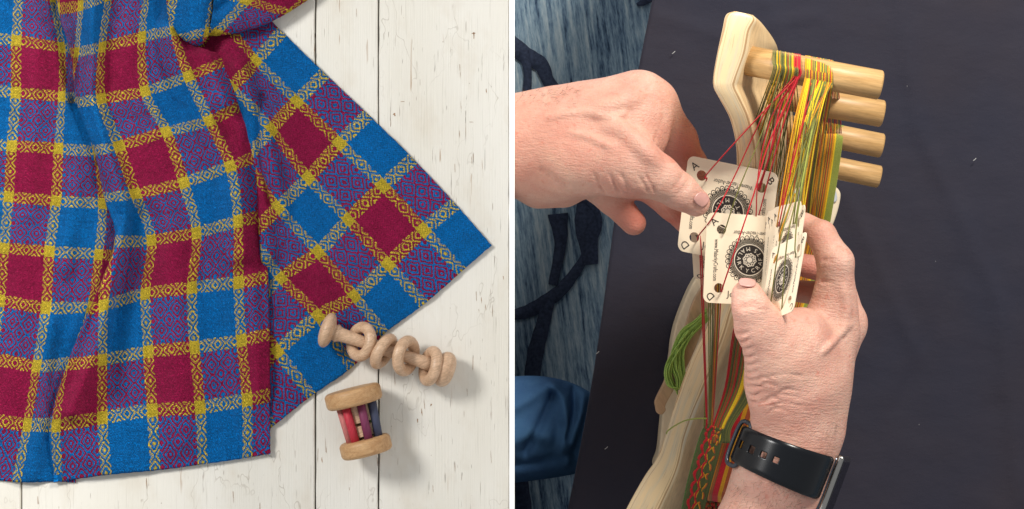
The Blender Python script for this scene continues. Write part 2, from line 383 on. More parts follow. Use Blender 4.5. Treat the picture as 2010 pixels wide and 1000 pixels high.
for r_ in net:     # selvedge row lies flat
    r_[0] = r_[0][:4] + (2.4,)
net[-1] = [q[:4] + (2.6,) for q in net[-1]]
ridR = [([(450, 100), (490, 210), (520, 330), (520, 500)], 9, 26), ([(560, 250), (560, 400), (640, 520)], 3, 40), ([(700, 330), (700, 480), (800, 520)], 2.0, 50),
        ([(470, 130), (520, 260), (560, 420)], 5, 15), ([(505, 190), (512, 300), (530, 400)], -6, 10)]
EDGE = np.array([(338, -26), (356, 72), (441, 121), (469, 209), (503, 308), (516, 424), (521, 545), (527, 777), (526, 892)], float)
panR = drape(net, 26, 26, ridR, 1.3, 11, under=EDGE)
# left panel: cols -1..3
rowsL = [-2, -1, 0, 1, 2, 3, 4, 5, 6, 7, 7.86]
c0 = [(44,-125),(38,-22),(32,80),(31,182),(23,287),(17,387),(8,488),(0,590),(-16,705),(-36,822),(-60,934)]
c1 = [(100,-110),(103,-6),(122,94),(122,190),(115,292),(110,395),(97,494),(90,605),(72,719),(54,834),(32,947)]
c2 = [(150,-110),(152,-6),(160,95),(165,195),(190,298),(202,400),(194,500),(180,603),(142,712),(110,834),(114,946)]
net = []
for k, r in enumerate(rowsL):
    a, b, c_ = c0[k], c1[k], c2[k]
    net.append([(-1, r, a[0] - 92, a[1] - 8, 5), (0, r, a[0], a[1], 5), (1, r, b[0], b[1], 5), (2, r, c_[0], c_[1], 6 if r < 6.5 else 10),
                (2.6, r, c_[0] + 34, c_[1] + 2, 3 if r < 6.5 else 6)])
net[-1] = [q[:4] + (3.0,) for q in net[-1]]
ridL = [([(70, -20), (75, 90), (68, 230), (60, 420)], 5, 22), ([(118, -20), (140, 120), (150, 200)], -5, 14), ([(205, 330), (165, 480), (120, 700)], -3, 22),
        ([(20, 300), (40, 600), (10, 830)], 4, 30), ([(128, 200), (150, 330), (130, 520)], 4, 22), ([(95, 640), (80, 800), (60, 930)], 6, 20)]
panL = drape(net, 22, 24, ridL, 1.6, 23)
# middle panel, over the left one and over the right one
Mt = { # row: left edge(u,x,y,z), c3?, c4, c5, c6, right edge(u,x,y)
 -2: [(2.1,112,-110),(3,158,-100),(4,222,-110),(5,300,-135),(6,322,-120),(6.12,333,-118)],
 -1: [(2.1,117,18),(3,158,12),(4,213,-8),(5,291,-30),(6,328,-28),(6.12,338,-26)],
  0: [(2.75,140,104),(3.2,160,101),(4,200,93),(5,279,73),(6,341,61),(6.2,356,72)],
  1: [(3.35,152,202),(3.6,166,200),(4,199,194),(5,285,180),(6,370,150),(6.72,441,121)],
  2: [(3.4,186,296),(3.7,205,293),(4,234,287),(5,327,259),(6,411,238),(6.62,469,209)],
  3: [(3.3,206,388),(3.6,228,386),(4,266,381),(5,361,359),(6,452,327),(6.56,503,308)],
  4: [(3.15,227,474),(3.5,256,474),(4,297,472),(5,386,457),(6,467,435),(6.52,516,424)],
  5: [(2.75,178,606),(3,204,600),(4,285,577),(5,377,565),(6,468,555),(6.55,521,545)],
  6: [(2.15,136,716),(3,201,707),(4,291,691),(5,382,682),(6,474,669),(6.55,524,657)],
  7: [(1.93,104,837),(3,201,820),(4,299,806),(5,393,800),(6,485,785),(6.45,526,777)],
  7.88:[(1.97,112,946),(3,209,933),(4,305,924),(5,398,912),(6,486,899),(6.43,526,892)]}
lz = {-2: 22, -1: 24, 0: 24, 1: 20, 2: 14, 3: 14, 4: 20, 5: 30, 6: 30, 7: 22, 7.88: 7}
net = []
for r, row in Mt.items():
    z0 = lz[r]; l = row[0]; e = row[-1]
    rr = [(l[0] - 0.45, r, l[1] + 26, l[2], 5), (l[0] - 0.22, r, l[1] + 3, l[2], max(z0 * 0.5, 5)), (l[0], r, l[1], l[2], z0)]
    if r > 6.8: rr[0] = (l[0] - 0.3, r, l[1] + 10, l[2], 5.5); rr[1] = (l[0] - 0.15, r, l[1] + 4, l[2], 6)
    rr.append((row[1][0], r, row[1][1], row[1][2], 13 if r < 2 else (z0 * 0.75 if r < 5 else 17)))
    zz = [9, 9, 11, 12]
    for q, z_ in zip(row[2:], zz): rr.append((q[0], r, q[1], q[2], z_))
    rr.append((e[0] + 0.06, r, e[1] + 1.5, e[2], 6)); rr.append((e[0] + 0.2, r, e[1] - 16, e[2], 5.0))
    if r == 7.88: rr = [q[:4] + (max(min(q[4] * 0.45, 7), 4),) for q in rr]
    net.append(rr)
ridM = [([(182, -60), (182, 60), (178, 180), (210, 300), (250, 420), (226, 540), (188, 690), (140, 810)], 13, 17),
        ([(275, 440), (262, 560), (250, 660), (252, 760)], -14, 34), ([(232, -40), (236, 120), (262, 240), (310, 360)], -4, 16),
        ([(330, 60), (352, 120), (400, 210), (455, 330), (470, 500)], 15, 22),
        ([(300, 20), (318, 130), (340, 230)], -6, 20), ([(240, 60), (245, 170), (300, 330), (340, 480)], 5, 24),
        ([(430, 190), (470, 260), (485, 420), (497, 600), (505, 780)], 5, 15),
        ([(330, 520), (345, 640), (350, 860)], 8, 34), ([(415, 520), (425, 640), (445, 880)], -4, 24),
        ([(400, 105), (420, 150), (440, 200)], 9, 20), ([(165, 880), (230, 910), (300, 900)], 2, 26)]
panM = drape(net, 24, 22, ridM, 1.7, 31, zmin=5.2)
# gathered knot at the top: lump and band
def affine_net(pts, rowsz, node, uvn_, ud, vd):
    Mx = np.array([[ud[0], vd[0]], [ud[1], vd[1]]], float); inv = np.linalg.inv(Mx); out = []
    for row, zs in zip(pts, rowsz):
        r_ = []
        for (x, y), z in zip(row, zs):
            q = inv @ np.array([x - node[0], y - node[1]]); r_.append((uvn_[0] + q[0], uvn_[1] + q[1], x, y, z))
        out.append(r_)
    return out
lump = affine_net([
    [(318,-90),(326,-90),(360,-95),(395,-95),(420,-95),(432,-95)],
    [(322,-20),(328,-22),(360,-25),(392,-25),(416,-25),(424,-22)],
    [(336,22),(332,24),(362,20),(392,12),(414,10),(417,14)],
    [(352,58),(343,60),(370,55),(396,46),(413,38),(414,44)],
    [(372,80),(366,82),(383,78),(400,70),(411,60),(412,62)],
    [(392,88),(388,92),(394,89),(403,81),(409,70),(409,68)],
    [(396,76),(394,80),(398,78),(402,72),(405,64),(405,62)]],
    [[14,30,40,40,30,14]] * 2 + [[14,28,40,40,30,14], [12,26,38,38,28,14], [12,22,34,34,26,12], [10,15,22,22,17,10], [8,8,9,9,8,8]],
    (410, 62), (8, 4), (85, -22), (-16, -92 * -1.0))
panK = drape(lump, 10, 10, [], 0.8, 41)
band = affine_net([
    [(418,-110),(470,-120),(530,-120),(590,-130),(660,-140)],
    [(420,-40),(452,-45),(505,-55),(560,-60),(640,-80)],
    [(420,12),(448,5),(498,-2),(548,-12),(625,-40)],
    [(414,48),(441,44),(500,32),(552,12),(618,-18)],
    [(407,66),(440,65),(503,52),(556,28),(612,-6)],
    [(412,70),(440,69),(504,54),(557,29),(612,-6)],
    [(414,58),(440,57),(500,42),(552,18),(606,-18)]],
    [[20, 16, 14, 12, 10], [28, 24, 20, 18, 14], [34, 30, 26, 22, 16], [32, 28, 24, 20, 15], [24, 22, 19, 16, 11], [15, 14, 12, 10, 7], [8, 7, 7, 6, 5]],
    (484, 2), (4, 3), (88, 25), (-60, 64))
panB = drape(band, 10, 14, [([(425, 20), (480, -20), (560, -60)], -5, 12)], 0.9, 47)
bl = thing('woven_blanket', P(400, 500, 0), 'soft draped blanket in blue, crimson and yellow diamond twill checks, gathered at the top', 'blanket')
VV = []; FF = []; UU = []; o_ = 0
for (v, f, u) in (panR, panL, panM, panK, panB):
    VV.append(v); FF += [tuple(i + o_ for i in q) for q in f]; UU.append(u); o_ += len(v)
bo = mk('cloth', np.vstack(VV), FF, M_weave, bl, uv=np.vstack(UU)); solid(bo, 0.0016, -1)
# ---------------------------------------------------------------- RATTLES
r1 = thing('ring_rattle', P(760, 690, 0), 'natural beech spindle rattle with four loose rings, lying across the blanket corner', 'baby rattle')
A0 = P(632, 645, 0.024); A1 = P(884, 729, 0.020); AX = (A1 - A0); Lx = np.linalg.norm(AX)
def pr(t_px, r_px): return (t_px / (Lx / S), r_px * S)
prof = [pr(-3, 0.5)]
th = np.linspace(0, np.pi, 15)
for a in th[1:]: prof.append(pr(11 - 14 * math.cos(a) , 35 * math.sin(a) ** 0.75 if a < 3.0 else 8))
prof = [q for q in prof if not (q[0] * Lx / S > 22 and q[1] < 13 * S)]
prof += [pr(25, 15), pr(28, 17), pr(31, 18), pr(34, 15.5), pr(40, 14), pr(60, 12.5), pr(90, 11.5), pr(115, 13), pr(122, 14), pr(130, 13), pr(160, 11.5), pr(190, 12), pr(210, 13.5), pr(226, 14)]
v, f = lathe(A0, A1, prof, 36); mk('spindle', v, f, M_beech, r1)
prof2 = [(0.0, 0.006)] + [(0.5 - 0.5 * math.cos(a), 35 * S * math.sin(a) ** 0.7) for a in np.linspace(0.15, np.pi - 0.15, 16)] + [(1.0, 0.004)]
c_ = A0 + AX * 0.955; dn = AX / Lx
v, f = lathe(c_ - dn * 0.0100, c_ + dn * 0.0100, prof2, 36); mk('end_knob', v, f, M_beech, r1)
def torus(c, n, R, r, name, parent, mat, nu=48, nv=16):
    n = np.array(n, float); n /= np.linalg.norm(n); s = np.cross(n, [0.1, 0.9, 0.2]); s /= np.linalg.norm(s); u = np.cross(n, s)
    V = []; F = []
    for i in range(nu):
        a = 2 * math.pi * i / nu; d = math.cos(a) * s + math.sin(a) * u
        for j in range(nv):
            b = 2 * math.pi * j / nv; V.append(c + d * (R + r * math.cos(b)) + n * r * math.sin(b))
            F.append((i * nv + j, ((i + 1) % nu) * nv + j, ((i + 1) % nu) * nv + (j + 1) % nv, i * nv + (j + 1) % nv))
    return mk(name, V, F, mat, parent)
ax2 = dn / np.linalg.norm(dn)
def ringn(tilt, rot):
    a = math.radians(rot); d = np.array([ax2[0] * math.cos(a) - ax2[1] * math.sin(a), ax2[0] * math.sin(a) + ax2[1] * math.cos(a), 0])
    t_ = math.radians(abs(tilt)); s = 1 if tilt > 0 else -1
    return d * math.sin(t_) * s + np.array([0, 0, math.cos(t_)])
for (x, y, z, tilt, rot, R) in [(709, 671, .022, -46, 3, 28), (753, 690, .024, 74, -11, 27), (797, 699, .024, 62, 9, 29), (845, 719, .023, -66, 4, 28.5)]:
    torus(P(x, y, z), ringn(tilt, rot), R * S, 11.3 * S, 'ring', r1, M_beech)
r2 = thing('barrel_rattle', P(703, 828, 0), 'barrel rattle with two beech discs and red, pink, purple and navy rods', 'baby rattle')
zc = 0.0285; T0 = P(690, 763, zc); T1 = P(722, 893, zc); dd = (T1 - T0); LL = np.linalg.norm(dd); dnn = dd / LL
def disc(t0, t1, R, name):
    a = T0 + dnn * t0; b = T0 + dnn * t1; rr = 0.0045; pf = [(0.0, 0.0003), (0.0, (R - rr) * 0.6)]
    L_ = t1 - t0
    for k in range(7):
        q = math.pi / 2 * k / 6; pf.append(((rr - rr * math.cos(q)) / L_, R - rr + rr * math.sin(q)))
    for k in range(7):
        q = math.pi / 2 * k / 6; pf.append((1 - (rr - rr * math.sin(q)) / L_, R - rr + rr * math.cos(q)))
    pf += [(1.0, (R - rr) * 0.6), (1.0, 0.0003)]
    v, f = lathe(a, b, pf, 48); mk(name, v, f, M_beech2, r2)
disc(0.0, 0.0163, 0.0275, 'end_disc'); disc(LL - 0.0160, LL, 0.0250, 'end_disc')
pp = np.array([-dnn[1], dnn[0], 0.0]); 
if pp[0] < 0: pp = -pp
dy = {'pink': (0.62, 0.20, 0.18), 'red': (0.60, 0.035, 0.06), 'purple': (0.22, 0.035, 0.10), 'navy': (0.055, 0.065, 0.12), 'green': (0.08, 0.16, 0.06), 'brown': (0.30, 0.15, 0.05)}
for nm, off, zz, rr in [('pink', -30, 9, 7.6), ('red', -17, 22, 8.4), ('purple', 13, 24, 8.2), ('navy', 34, 12, 8.4), ('green', 22, -24, 9), ('brown', -8, -28, 9)]:
    a = T0 + dnn * 0.012 + pp * off * S * (1.0); b = T1 - dnn * 0.012 + pp * off * S * 0.86; a = a + [0, 0, zz * S]; b = b + [0, 0, zz * S]
    v, f = lathe(a, b, [(0, rr * S), (0.5, rr * S), (1, rr * S)], 20)
    mk('rod', v, f, dyed(nm + '_dyed_wood', dy[nm]), r2)['label'] = nm + ' wooden rod'
for (t0, t1, off, zz) in [(0.016, 0.0335, 2, 0), (0.0365, 0.047, 2, 0)]:
    v, f = lathe(T0 + dnn * t0 + pp * off * S, T0 + dnn * t1 + pp * off * S, [(0, .001), (0, 20 * S), (1, 20 * S), (1, .001)], 24); mk('rattle_block', v, f, M_beech, r2, smooth=False)
# ---------------------------------------------------------------- RIGHT SETTING: carpet, clothed table
ZF = -0.45
t = NT('carpet_pile', 0.95, 0.1)
rot = (0, 0, -0.13)
s1 = t.noise(t.pos((150, 7, 1), rot), 1.0, 5, 0.6, 0.0); s2 = t.noise(t.pos((330, 60, 1), rot), 1.0, 4, 0.7, 0.0); s3 = t.noise(t.pos(), 6, 2)
f = t.M('ADD', t.M('MULTIPLY', s1, 0.75), t.M('MULTIPLY', s2, 0.45)); f = t.M('ADD', f, t.M('MULTIPLY', s3, 0.12))
c = t.ramp(f, [(0.49, (0.04, 0.07, 0.13)), (0.58, (0.16, 0.25, 0.36)), (0.68, (0.33, 0.46, 0.57)), (0.84, (0.62, 0.72, 0.76))])
t.base(c); t.bump(s2, 0.8, 0.004)
M_carpet = t.m
M_carpet2 = simple('dark_carpet_pile', (0.045, 0.058, 0.10), 0.95, 0.1, var=0.7, nscale=260, bump=0.6)
gx = 3.0
mk_c = mk('carpet', [(-gx, -gx, ZF), (gx, -gx, ZF), (gx, gx, ZF), (-gx, gx, ZF)], [(0, 1, 2, 3)], M_carpet, smooth=False); tag(mk_c, kind='structure')
def ribbon(pts, z, h=0.004):
    q = crom(np.array(pts, float), 10); n = len(q); X = np.zeros((n, 4, 3))
    t_ = np.gradient(q[:, :2], axis=0); t_ /= np.linalg.norm(t_, axis=1)[:, None]; nn = np.stack([-t_[:, 1], t_[:, 0]], 1)
    for i in range(n):
        wv = q[i, 2] * (1 + 0.03 * math.sin(i * 1.1))
        a = q[i, :2] + nn[i] * wv; b = q[i, :2] - nn[i] * wv
        X[i, 0] = P(a[0], a[1], z); X[i, 1] = P(a[0], a[1], z + h); X[i, 2] = P(b[0], b[1], z + h); X[i, 3] = P(b[0], b[1], z)
    return gridmesh(X)
rb = [[(985, 70, 16), (1030, 108, 17), (1062, 128, 15), (1080, 165, 12), (1120, 200, 12), (1180, 250, 12), (1230, 330, 10)],
      [(1028, 100, 10), (1036, 150, 8), (1030, 220, 9), (1020, 290, 9)],
      [(995, 620, 9), (1035, 612, 13), (1075, 590, 14), (1110, 560, 12), (1150, 500, 9), (1170, 430, 12), (1130, 380, 12)],
      [(1078, 588, 12), (1065, 640, 14), (1050, 700, 16), (1040, 780, 14)],
      [(1095, 420, 20), (1100, 480, 12), (1085, 560, 9)], [(1290, -30, 26), (1265, 2, 9), (1250, 10, 3)],
      [(1020, 940, 16), (1030, 1010, 14), (1020, 1080, 14)], [(1140, 400, 8), (1150, 440, 22), (1160, 520, 14)]]
v, f, _ = join([ribbon(r, ZF, 0.004 + 0.0004 * i) for i, r in enumerate(rb)])
pat = mk('carpet_scroll', v, f, M_carpet2, None); tag(pat, kind='structure')
# table cloth
t = NT('dark_tablecloth', 0.8, 0.25)
n1 = t.noise(t.pos(), 5, 3, 0.5); n2 = t.noise(t.pos(), 1400, 2, 0.5); n3 = t.noise(t.pos((1, 1.6, 1)), 22, 4, 0.6)
c = t.mix(t.ramp(n1, [(0.35, 0.0), (0.65, 1.0)]), (0.025, 0.0255, 0.043), (0.031, 0.0265, 0.038)); 
c = t.mix(t.ramp(n3, [(0.5, 0.0), (0.85, 0.5)]), c, (0.033, 0.030, 0.046)); t.base(c)
b1 = t.bump(n2, 0.5, 0.0004); t.bump(n3, 0.4, 0.004, b1); t.b.inputs['Sheen Weight'].default_value = 0.12; t.b.inputs['Sheen Tint'].default_value = (0.55, 0.6, 0.9, 1)
t.b.inputs['Sheen Roughness'].default_value = 0.4
M_cloth = t.m
def edge_x(y): return 1281 - 166 * (y / 1000.0) - 6 * math.sin(y / 160.0)
ys = np.linspace(-500, 1500, 161); cols = [(70, -.42), (26, -.12), (9, -0.03), (2.0, -0.011), (0, -0.004), (1.5, -0.001), (6, 0.0)] + [(k, 0.0) for k in np.linspace(14, 1250, 140)]
X = np.zeros((len(ys), len(cols), 3))
for i, y in enumerate(ys):
    for j, (dx, z) in enumerate(cols):
        X[i, j] = P(edge_x(y), y, 0) + np.array([dx * S * 1.2, 0, z])
xx, yy = X[..., 0] / S, X[..., 1] / S
wr = 0.0018 * smooth_noise(xx, yy * 0.6, 330, 3) + 0.0006 * smooth_noise(xx, yy, 110, 4)
for (poly, h, wd) in [([(500, 500), (620, 200), (800, -200)], 0.0022, 14), ([(760, 520), (800, 250), (960, -100), (1000, -480)], 0.0028, 16), ([(880, -20), (760, -300)], -0.0016, 14), ([(250, 480), (420, 430), (600, 470)], 0.002, 10)]:
    wr += h * np.exp(-(seg_d(xx, yy, poly) / wd) ** 2)
X[:, 6:, 2] += np.minimum(wr[:, 6:], 0.0035) - 0.0035
X[:, :6, 2] -= 0.0035
v, f = gridmesh(X); tc = mk('tablecloth', v, f[:, ::-1], M_cloth); 
tag(tc, 'dark navy cotton tablecloth covering the table under the loom', 'tablecloth')
lint = []
for k in range(7):
    a = rng.uniform(0, 6.28); x = rng.uniform(1240, 1990); y = rng.uniform(20, 980)
    if 1300 < x < 1720 and y > 60 and k > 6: x = rng.uniform(1730, 1990)
    L_ = rng.uniform(0.4, 1.5); q = np.array([P(x, y, 0.0012), P(x + L_ * math.cos(a), y + L_ * math.sin(a), 0.0014), P(x + 2 * L_ * math.cos(a + .5), y + 2 * L_ * math.sin(a + .5), 0.0012)])
    lint.append(tube(crom(q, 3), 0.00012, 4))
for (x, y) in [(1322, 104), (1173, 693), (1190, 880), (1913, 314)]:
    q = np.array([P(x - 3, y + 2, 0.0015), P(x, y, 0.002), P(x + 3, y - 3, 0.0015)]); lint.append(tube(crom(q, 3), 0.00035, 5))
v, f, _ = join(lint); l_ = mk('lint', v, f, simple('lint_fibre', (0.5, 0.5, 0.5), 0.9, bump=0)); tag(l_, 'tiny pale specks of lint scattered over the dark tablecloth', 'lint', kind='stuff')
# ---------------------------------------------------------------- LOOM
lm = thing('tablet_weaving_loom', P(1420, 500, 0), 'pale pine and plywood tabletop loom with four round pegs on its upright', 'loom')
prs = [ # left px,py ; right px,py (edge band) ; far inner px,py ; z near ; z far
 ((1440, 22), (1470, 28), (1478, 30), .360, .345),
 ((1424, 30), (1484, 38), (1497, 48), .361, .30),
 ((1416, 60), (1473, 62), (1522, 84), .360, .25),
 ((1405, 110), (1465, 105), (1532, 120), .356, .235),
 ((1398, 150), (1448, 155), (1540, 160), .352, .22),
 ((1399, 172), (1445, 170), (1548, 190), .350, .20),
 ((1411, 195), (1455, 193), (1556, 222), .345, .185),
 ((1430, 230), (1470, 228), (1556, 260), .335, .17),
 ((1441, 270), (1481, 268), (1552, 300), .320, .15),
 ((1445, 310), (1487, 305), (1545, 330), .300, .14),
 ((1443, 360), (1487, 360), (1535, 380), .275, .12),
 ((1428, 450), (1474, 450), (1515, 465), .240, .11),
 ((1405, 560), (1450, 570), (1492, 580), .205, .10),
 ((1385, 640), (1426, 648), (1470, 660), .190, .09),
 ((1355, 705), (1402, 715), (1448, 730), .180, .08),
 ((1329, 775), (1374, 785), (1425, 800), .172, .07),
 ((1309, 842), (1347, 860), (1400, 880), .166, .06),
 ((1290, 895), (1330, 925), (1375, 950), .162, .06),
 ((1262, 937), (1303, 985), (1352, 1010), .160, .06),
 ((1226, 1002), (1272, 1050), (1325, 1070), .160, .06),
 ((1190, 1080), (1240, 1120), (1300, 1130), .160, .06)]
A = np.array([list(a) + list(b) + list(c) + [z0, z1] for a, b, c, z0, z1 in prs], float); A = crom(A, 8)
ring = []; uv = []; acc = 0; prev = None; rad = 3
for q in A:
    lx, ly, rx, ry, fx, fy, z0, z1 = q
    a = P(lx, ly, z0); b = P(rx, ry, z0 - 0.001); c_ = P(fx, fy, z1); d = a + (c_ - b)
    if prev is not None: acc += np.linalg.norm(a - prev)
    prev = a; e = (b - a); r = 0.0030 / max(np.linalg.norm(e), 1e-4); g = (c_ - b) / max(np.linalg.norm(c_ - b), 1e-4) * 0.0030
    row = [d, a + g * 1.0, a + g * 0.3 + e * r * 0.3, a + e * r, a + e * 0.5, b - e * r, b + g * 0.3 - e * r * 0.3, b + g, c_]
    ring.append(row); uv.append([(0, acc * 10)] * 2 + [(0.08, acc * 10), (0.1, acc * 10), (0.5, acc * 10), (0.9, acc * 10), (0.95, acc * 10), (1, acc * 10), (1, acc * 10)])
X = np.array(ring); v, f = gridmesh(X); nr = X.shape[1]; n_ = X.shape[0]
mi = [1 if (k % (nr - 1)) in (0, nr - 2) else 0 for k in range(len(f))]
F = [tuple(q) for q in f] + [(i * nr, i * nr + nr - 1, (i + 1) * nr + nr - 1, (i + 1) * nr) for i in range(n_ - 1)]; mi += [1] * (n_ - 1)
F += [tuple(range(nr)), tuple((n_ - 1) * nr + k for k in range(nr - 1, -1, -1))]; mi += [0, 0]
mk('side_panel', v, F, [M_ply, M_pine], lm, uv=np.array(uv).reshape(-1, 2), mi=mi)
pegz = [.340, .262, .185, .105]
pegs = [((1455, 117), (1724, 166), 29.5, 29.0), ((1470, 178), (1728, 222), 27, 26.5), ((1500, 240), (1727, 285), 24, 24), ((1520, 305), (1722, 346), 22, 22)]
def cyl_round(a, b, ra, rb, e=0.0016, n=32):
    L_ = np.linalg.norm(np.array(b) - a); return lathe(a, b, [(0, ra), (1 - e / L_, rb), (1 - 0.4 * e / L_, rb - 0.45 * e), (1, rb - 1.2 * e), (1, 0.0005)], n)
for z, ((x0, y0), (x1, y1), ra, rb_) in zip(pegz, pegs):
    v, f = cyl_round(P(x0, y0, z - 0.004), P(x1 + 6, y1 + 2, z + 0.004), PX(ra, z), PX(rb_, z)); mk('peg', v, f, M_peg, lm)
for (x0, y0, x1, y1, z, r) in [(1330, 905, 1440, 930, .10, 20), (1395, 962, 1520, 985, .14, 13)]:
    v, f = cyl_round(P(x0, y0, z), P(x1, y1, z), PX(r, z), PX(r, z)); mk('peg', v, f, M_peg, lm)
def slab(pts, z0, z1, name, mat, parent, n=6, shift=(0, 0)):
    q = crom(np.array(pts + [pts[0]], float), n)[:-1]
    top = np.array([P(x, y, z0) for x, y in q]); bot = top.copy(); bot[:, 2] = z1; bot[:, 0] += shift[0]; bot[:, 1] += shift[1]
    v, f = prism(top[::-1], bot[::-1]); o = mk(name, v, f, mat, parent, smooth=False); bevel(o, 0.0022, 3); return o
slab([(1385, 520), (1357, 562), (1331, 625), (1321, 665), (1316, 705), (1304, 780), (1298, 840), (1293, 888), (1285, 915), (1300, 935), (1345, 950), (1400, 880), (1440, 720), (1470, 600), (1460, 500)], .030, 0.0, 'base_board', M_base, lm)
slab([(1560, 372), (1590, 362), (1632, 364), (1648, 374), (1650, 392), (1640, 430), (1622, 470), (1606, 500), (1600, 545), (1596, 600), (1560, 640), (1500, 640), (1500, 400)], .030, 0.0, 'foot', M_base, lm)
slab([(1592, 372), (1630, 368), (1642, 378), (1642, 396), (1622, 398), (1606, 404), (1604, 414), (1592, 418), (1560, 418), (1560, 376)], .0325, 0.029, 'grey_pad', M_grey, lm)
# ---------------------------------------------------------------- SHUTTLE + YARN
sh = thing('yarn_shuttle', P(1330, 700, 0.03), 'smooth wooden stick shuttle wound with bright green yarn beside the loom', 'shuttle')
qa = [(1400, 556), (1378, 596), (1360, 650), (1338, 705), (1315, 755), (1297, 790)]; wd = [14, 17, 17, 16, 12, 11]
L_ = []; R_ = []
for i, (x, y) in enumerate(qa):
    L_.append((x - wd[i] * 0.92, y - wd[i] * 0.4)); R_.append((x + wd[i] * 0.92, y + wd[i] * 0.4))
slab(L_ + [(1287, 800), (1290, 811), (1299, 814), (1307, 806)] + R_[::-1], .062, .052, 'stick', wood('shuttle_wood', (0.66, 0.45, 0.29), (0.56, 0.35, 0.2), rot=(0, 0, -0.4), along=8, across=50), sh)
def yarn_mat(name, col):
    t = NT(name, 0.75, 0.3); n = t.noise(t.pos(), 1500, 2, 0.6)
    q = t.n('ShaderNodeVectorMath', operation='SCALE'); q.inputs[0].default_value = col; t.set(q.inputs['Scale'], t.M('MULTIPLY_ADD', n, 1.0, 0.5)); t.base(q.outputs[0])
    t.bump(n, 0.6, 0.0005); t.b.inputs['Sheen Weight'].default_value = 0.15; return t.m
Y = {'lime': yarn_mat('lime_yarn', (0.20, 0.42, 0.045)), 'green': yarn_mat('olive_yarn', (0.17, 0.165, 0.035)), 'dgreen': yarn_mat('dark_green_yarn', (0.085, 0.10, 0.03)),
     'red': yarn_mat('red_yarn', (0.52, 0.012, 0.022)), 'yellow': yarn_mat('yellow_yarn', (0.83, 0.56, 0.015)), 'gold': yarn_mat('gold_yarn', (0.66, 0.30, 0.012)),
     'rust': yarn_mat('rust_yarn', (0.42, 0.085, 0.025)), 'lgreen': yarn_mat('light_green_yarn', (0.30, 0.34, 0.06)), 'grass': yarn_mat('grass_yarn', (0.13, 0.30, 0.04))}
strands = []
for k in range(64):
    o1 = float(np.clip(rng.normal(0, 1), -1.6, 1.6)); lift = 0.066 + 0.010 * rng.random(); tw = rng.normal(0, 1.5)
    if k < 42: w_ = 7.5 * o1; pth = [(1388 + o1, 618 + w_), (1366, 640 + w_), (1345 + w_ * .7, 660 + w_ * .7 + tw), (1331 + w_, 690), (1330 + w_ * 1.1, 720), (1336 + w_ * .8, 745), (1334 + w_ * .5, 766 + o1)]
    else: w_ = 4.0 * o1; pth = [(1358 + w_, 650), (1334 + w_, 682), (1316 + w_, 712 + tw), (1311 + w_, 735), (1318 + w_, 758), (1330, 768 + w_)]
    strands.append(tube(crom(np.array([P(x, y, lift + 0.003 * math.sin(i * 1.3 + k)) for i, (x, y) in enumerate(pth)]), 7), 0.0007, 5))
v, f, _ = join(strands); tag(mk('green_yarn', v, f, yarn_mat('grass_green_yarn', (0.36, 0.55, 0.12)), sh), kind='stuff')
# ---------------------------------------------------------------- CARDS
_tc = {}
def glyphs(s):
    if s in _tc: return _tc[s]
    cu_ = bpy.data.curves.new('txt', 'FONT'); cu_.body = s; cu_.size = 1; cu_.resolution_u = 3
    ob = bpy.data.objects.new('txt', cu_); sc.collection.objects.link(ob); bpy.context.view_layer.update()
    ev = ob.evaluated_get(bpy.context.evaluated_depsgraph_get()); me = ev.to_mesh()
    v = np.array([tuple(q.co)[:2] for q in me.vertices]); f = [tuple(p.vertices) for p in me.polygons]
    ev.to_mesh_clear(); bpy.data.objects.remove(ob); bpy.data.curves.remove(cu_)
    _tc[s] = (v, f); return _tc[s]
def put_text(s, ca, cb, hgt, ang, lenfit=None):
    """card space (a right, b down). ang: direction of reading, degrees clockwise from +a. centre at ca,cb"""
    v, f = glyphs(s); mn, mx = v.min(0), v.max(0); ce = (mn + mx) / 2; q = (v - ce)
    kx = ky = hgt / 0.73
    if lenfit: kx = lenfit / (mx[0] - mn[0])
    q = q * [kx, ky]; a = math.radians(ang); ca_, sa_ = math.cos(a), math.sin(a)
    # text x -> (cos, sin) in (a, b); text up -> (sin, -cos)
    A_ = ca + q[:, 0] * ca_ + q[:, 1] * sa_; B_ = cb + q[:, 0] * sa_ - q[:, 1] * ca_
    return np.stack([A_, B_], 1), f
def annulus(ca, cb, r0, r1, n=64, a0=0, a1=360, arc=False):
    n = n if not arc else max(6, int(n)); an = np.radians(np.linspace(a0, a1, n + (1 if arc else 0), endpoint=arc))
    V = [(ca + r * math.cos(a), cb + r * math.sin(a)) for r in (r0, r1) for a in an]; m = len(an)
    F = [(i, (i + 1) % m, m + (i + 1) % m, m + i) for i in range(m if not arc else m - 1)]
    return np.array(V), F
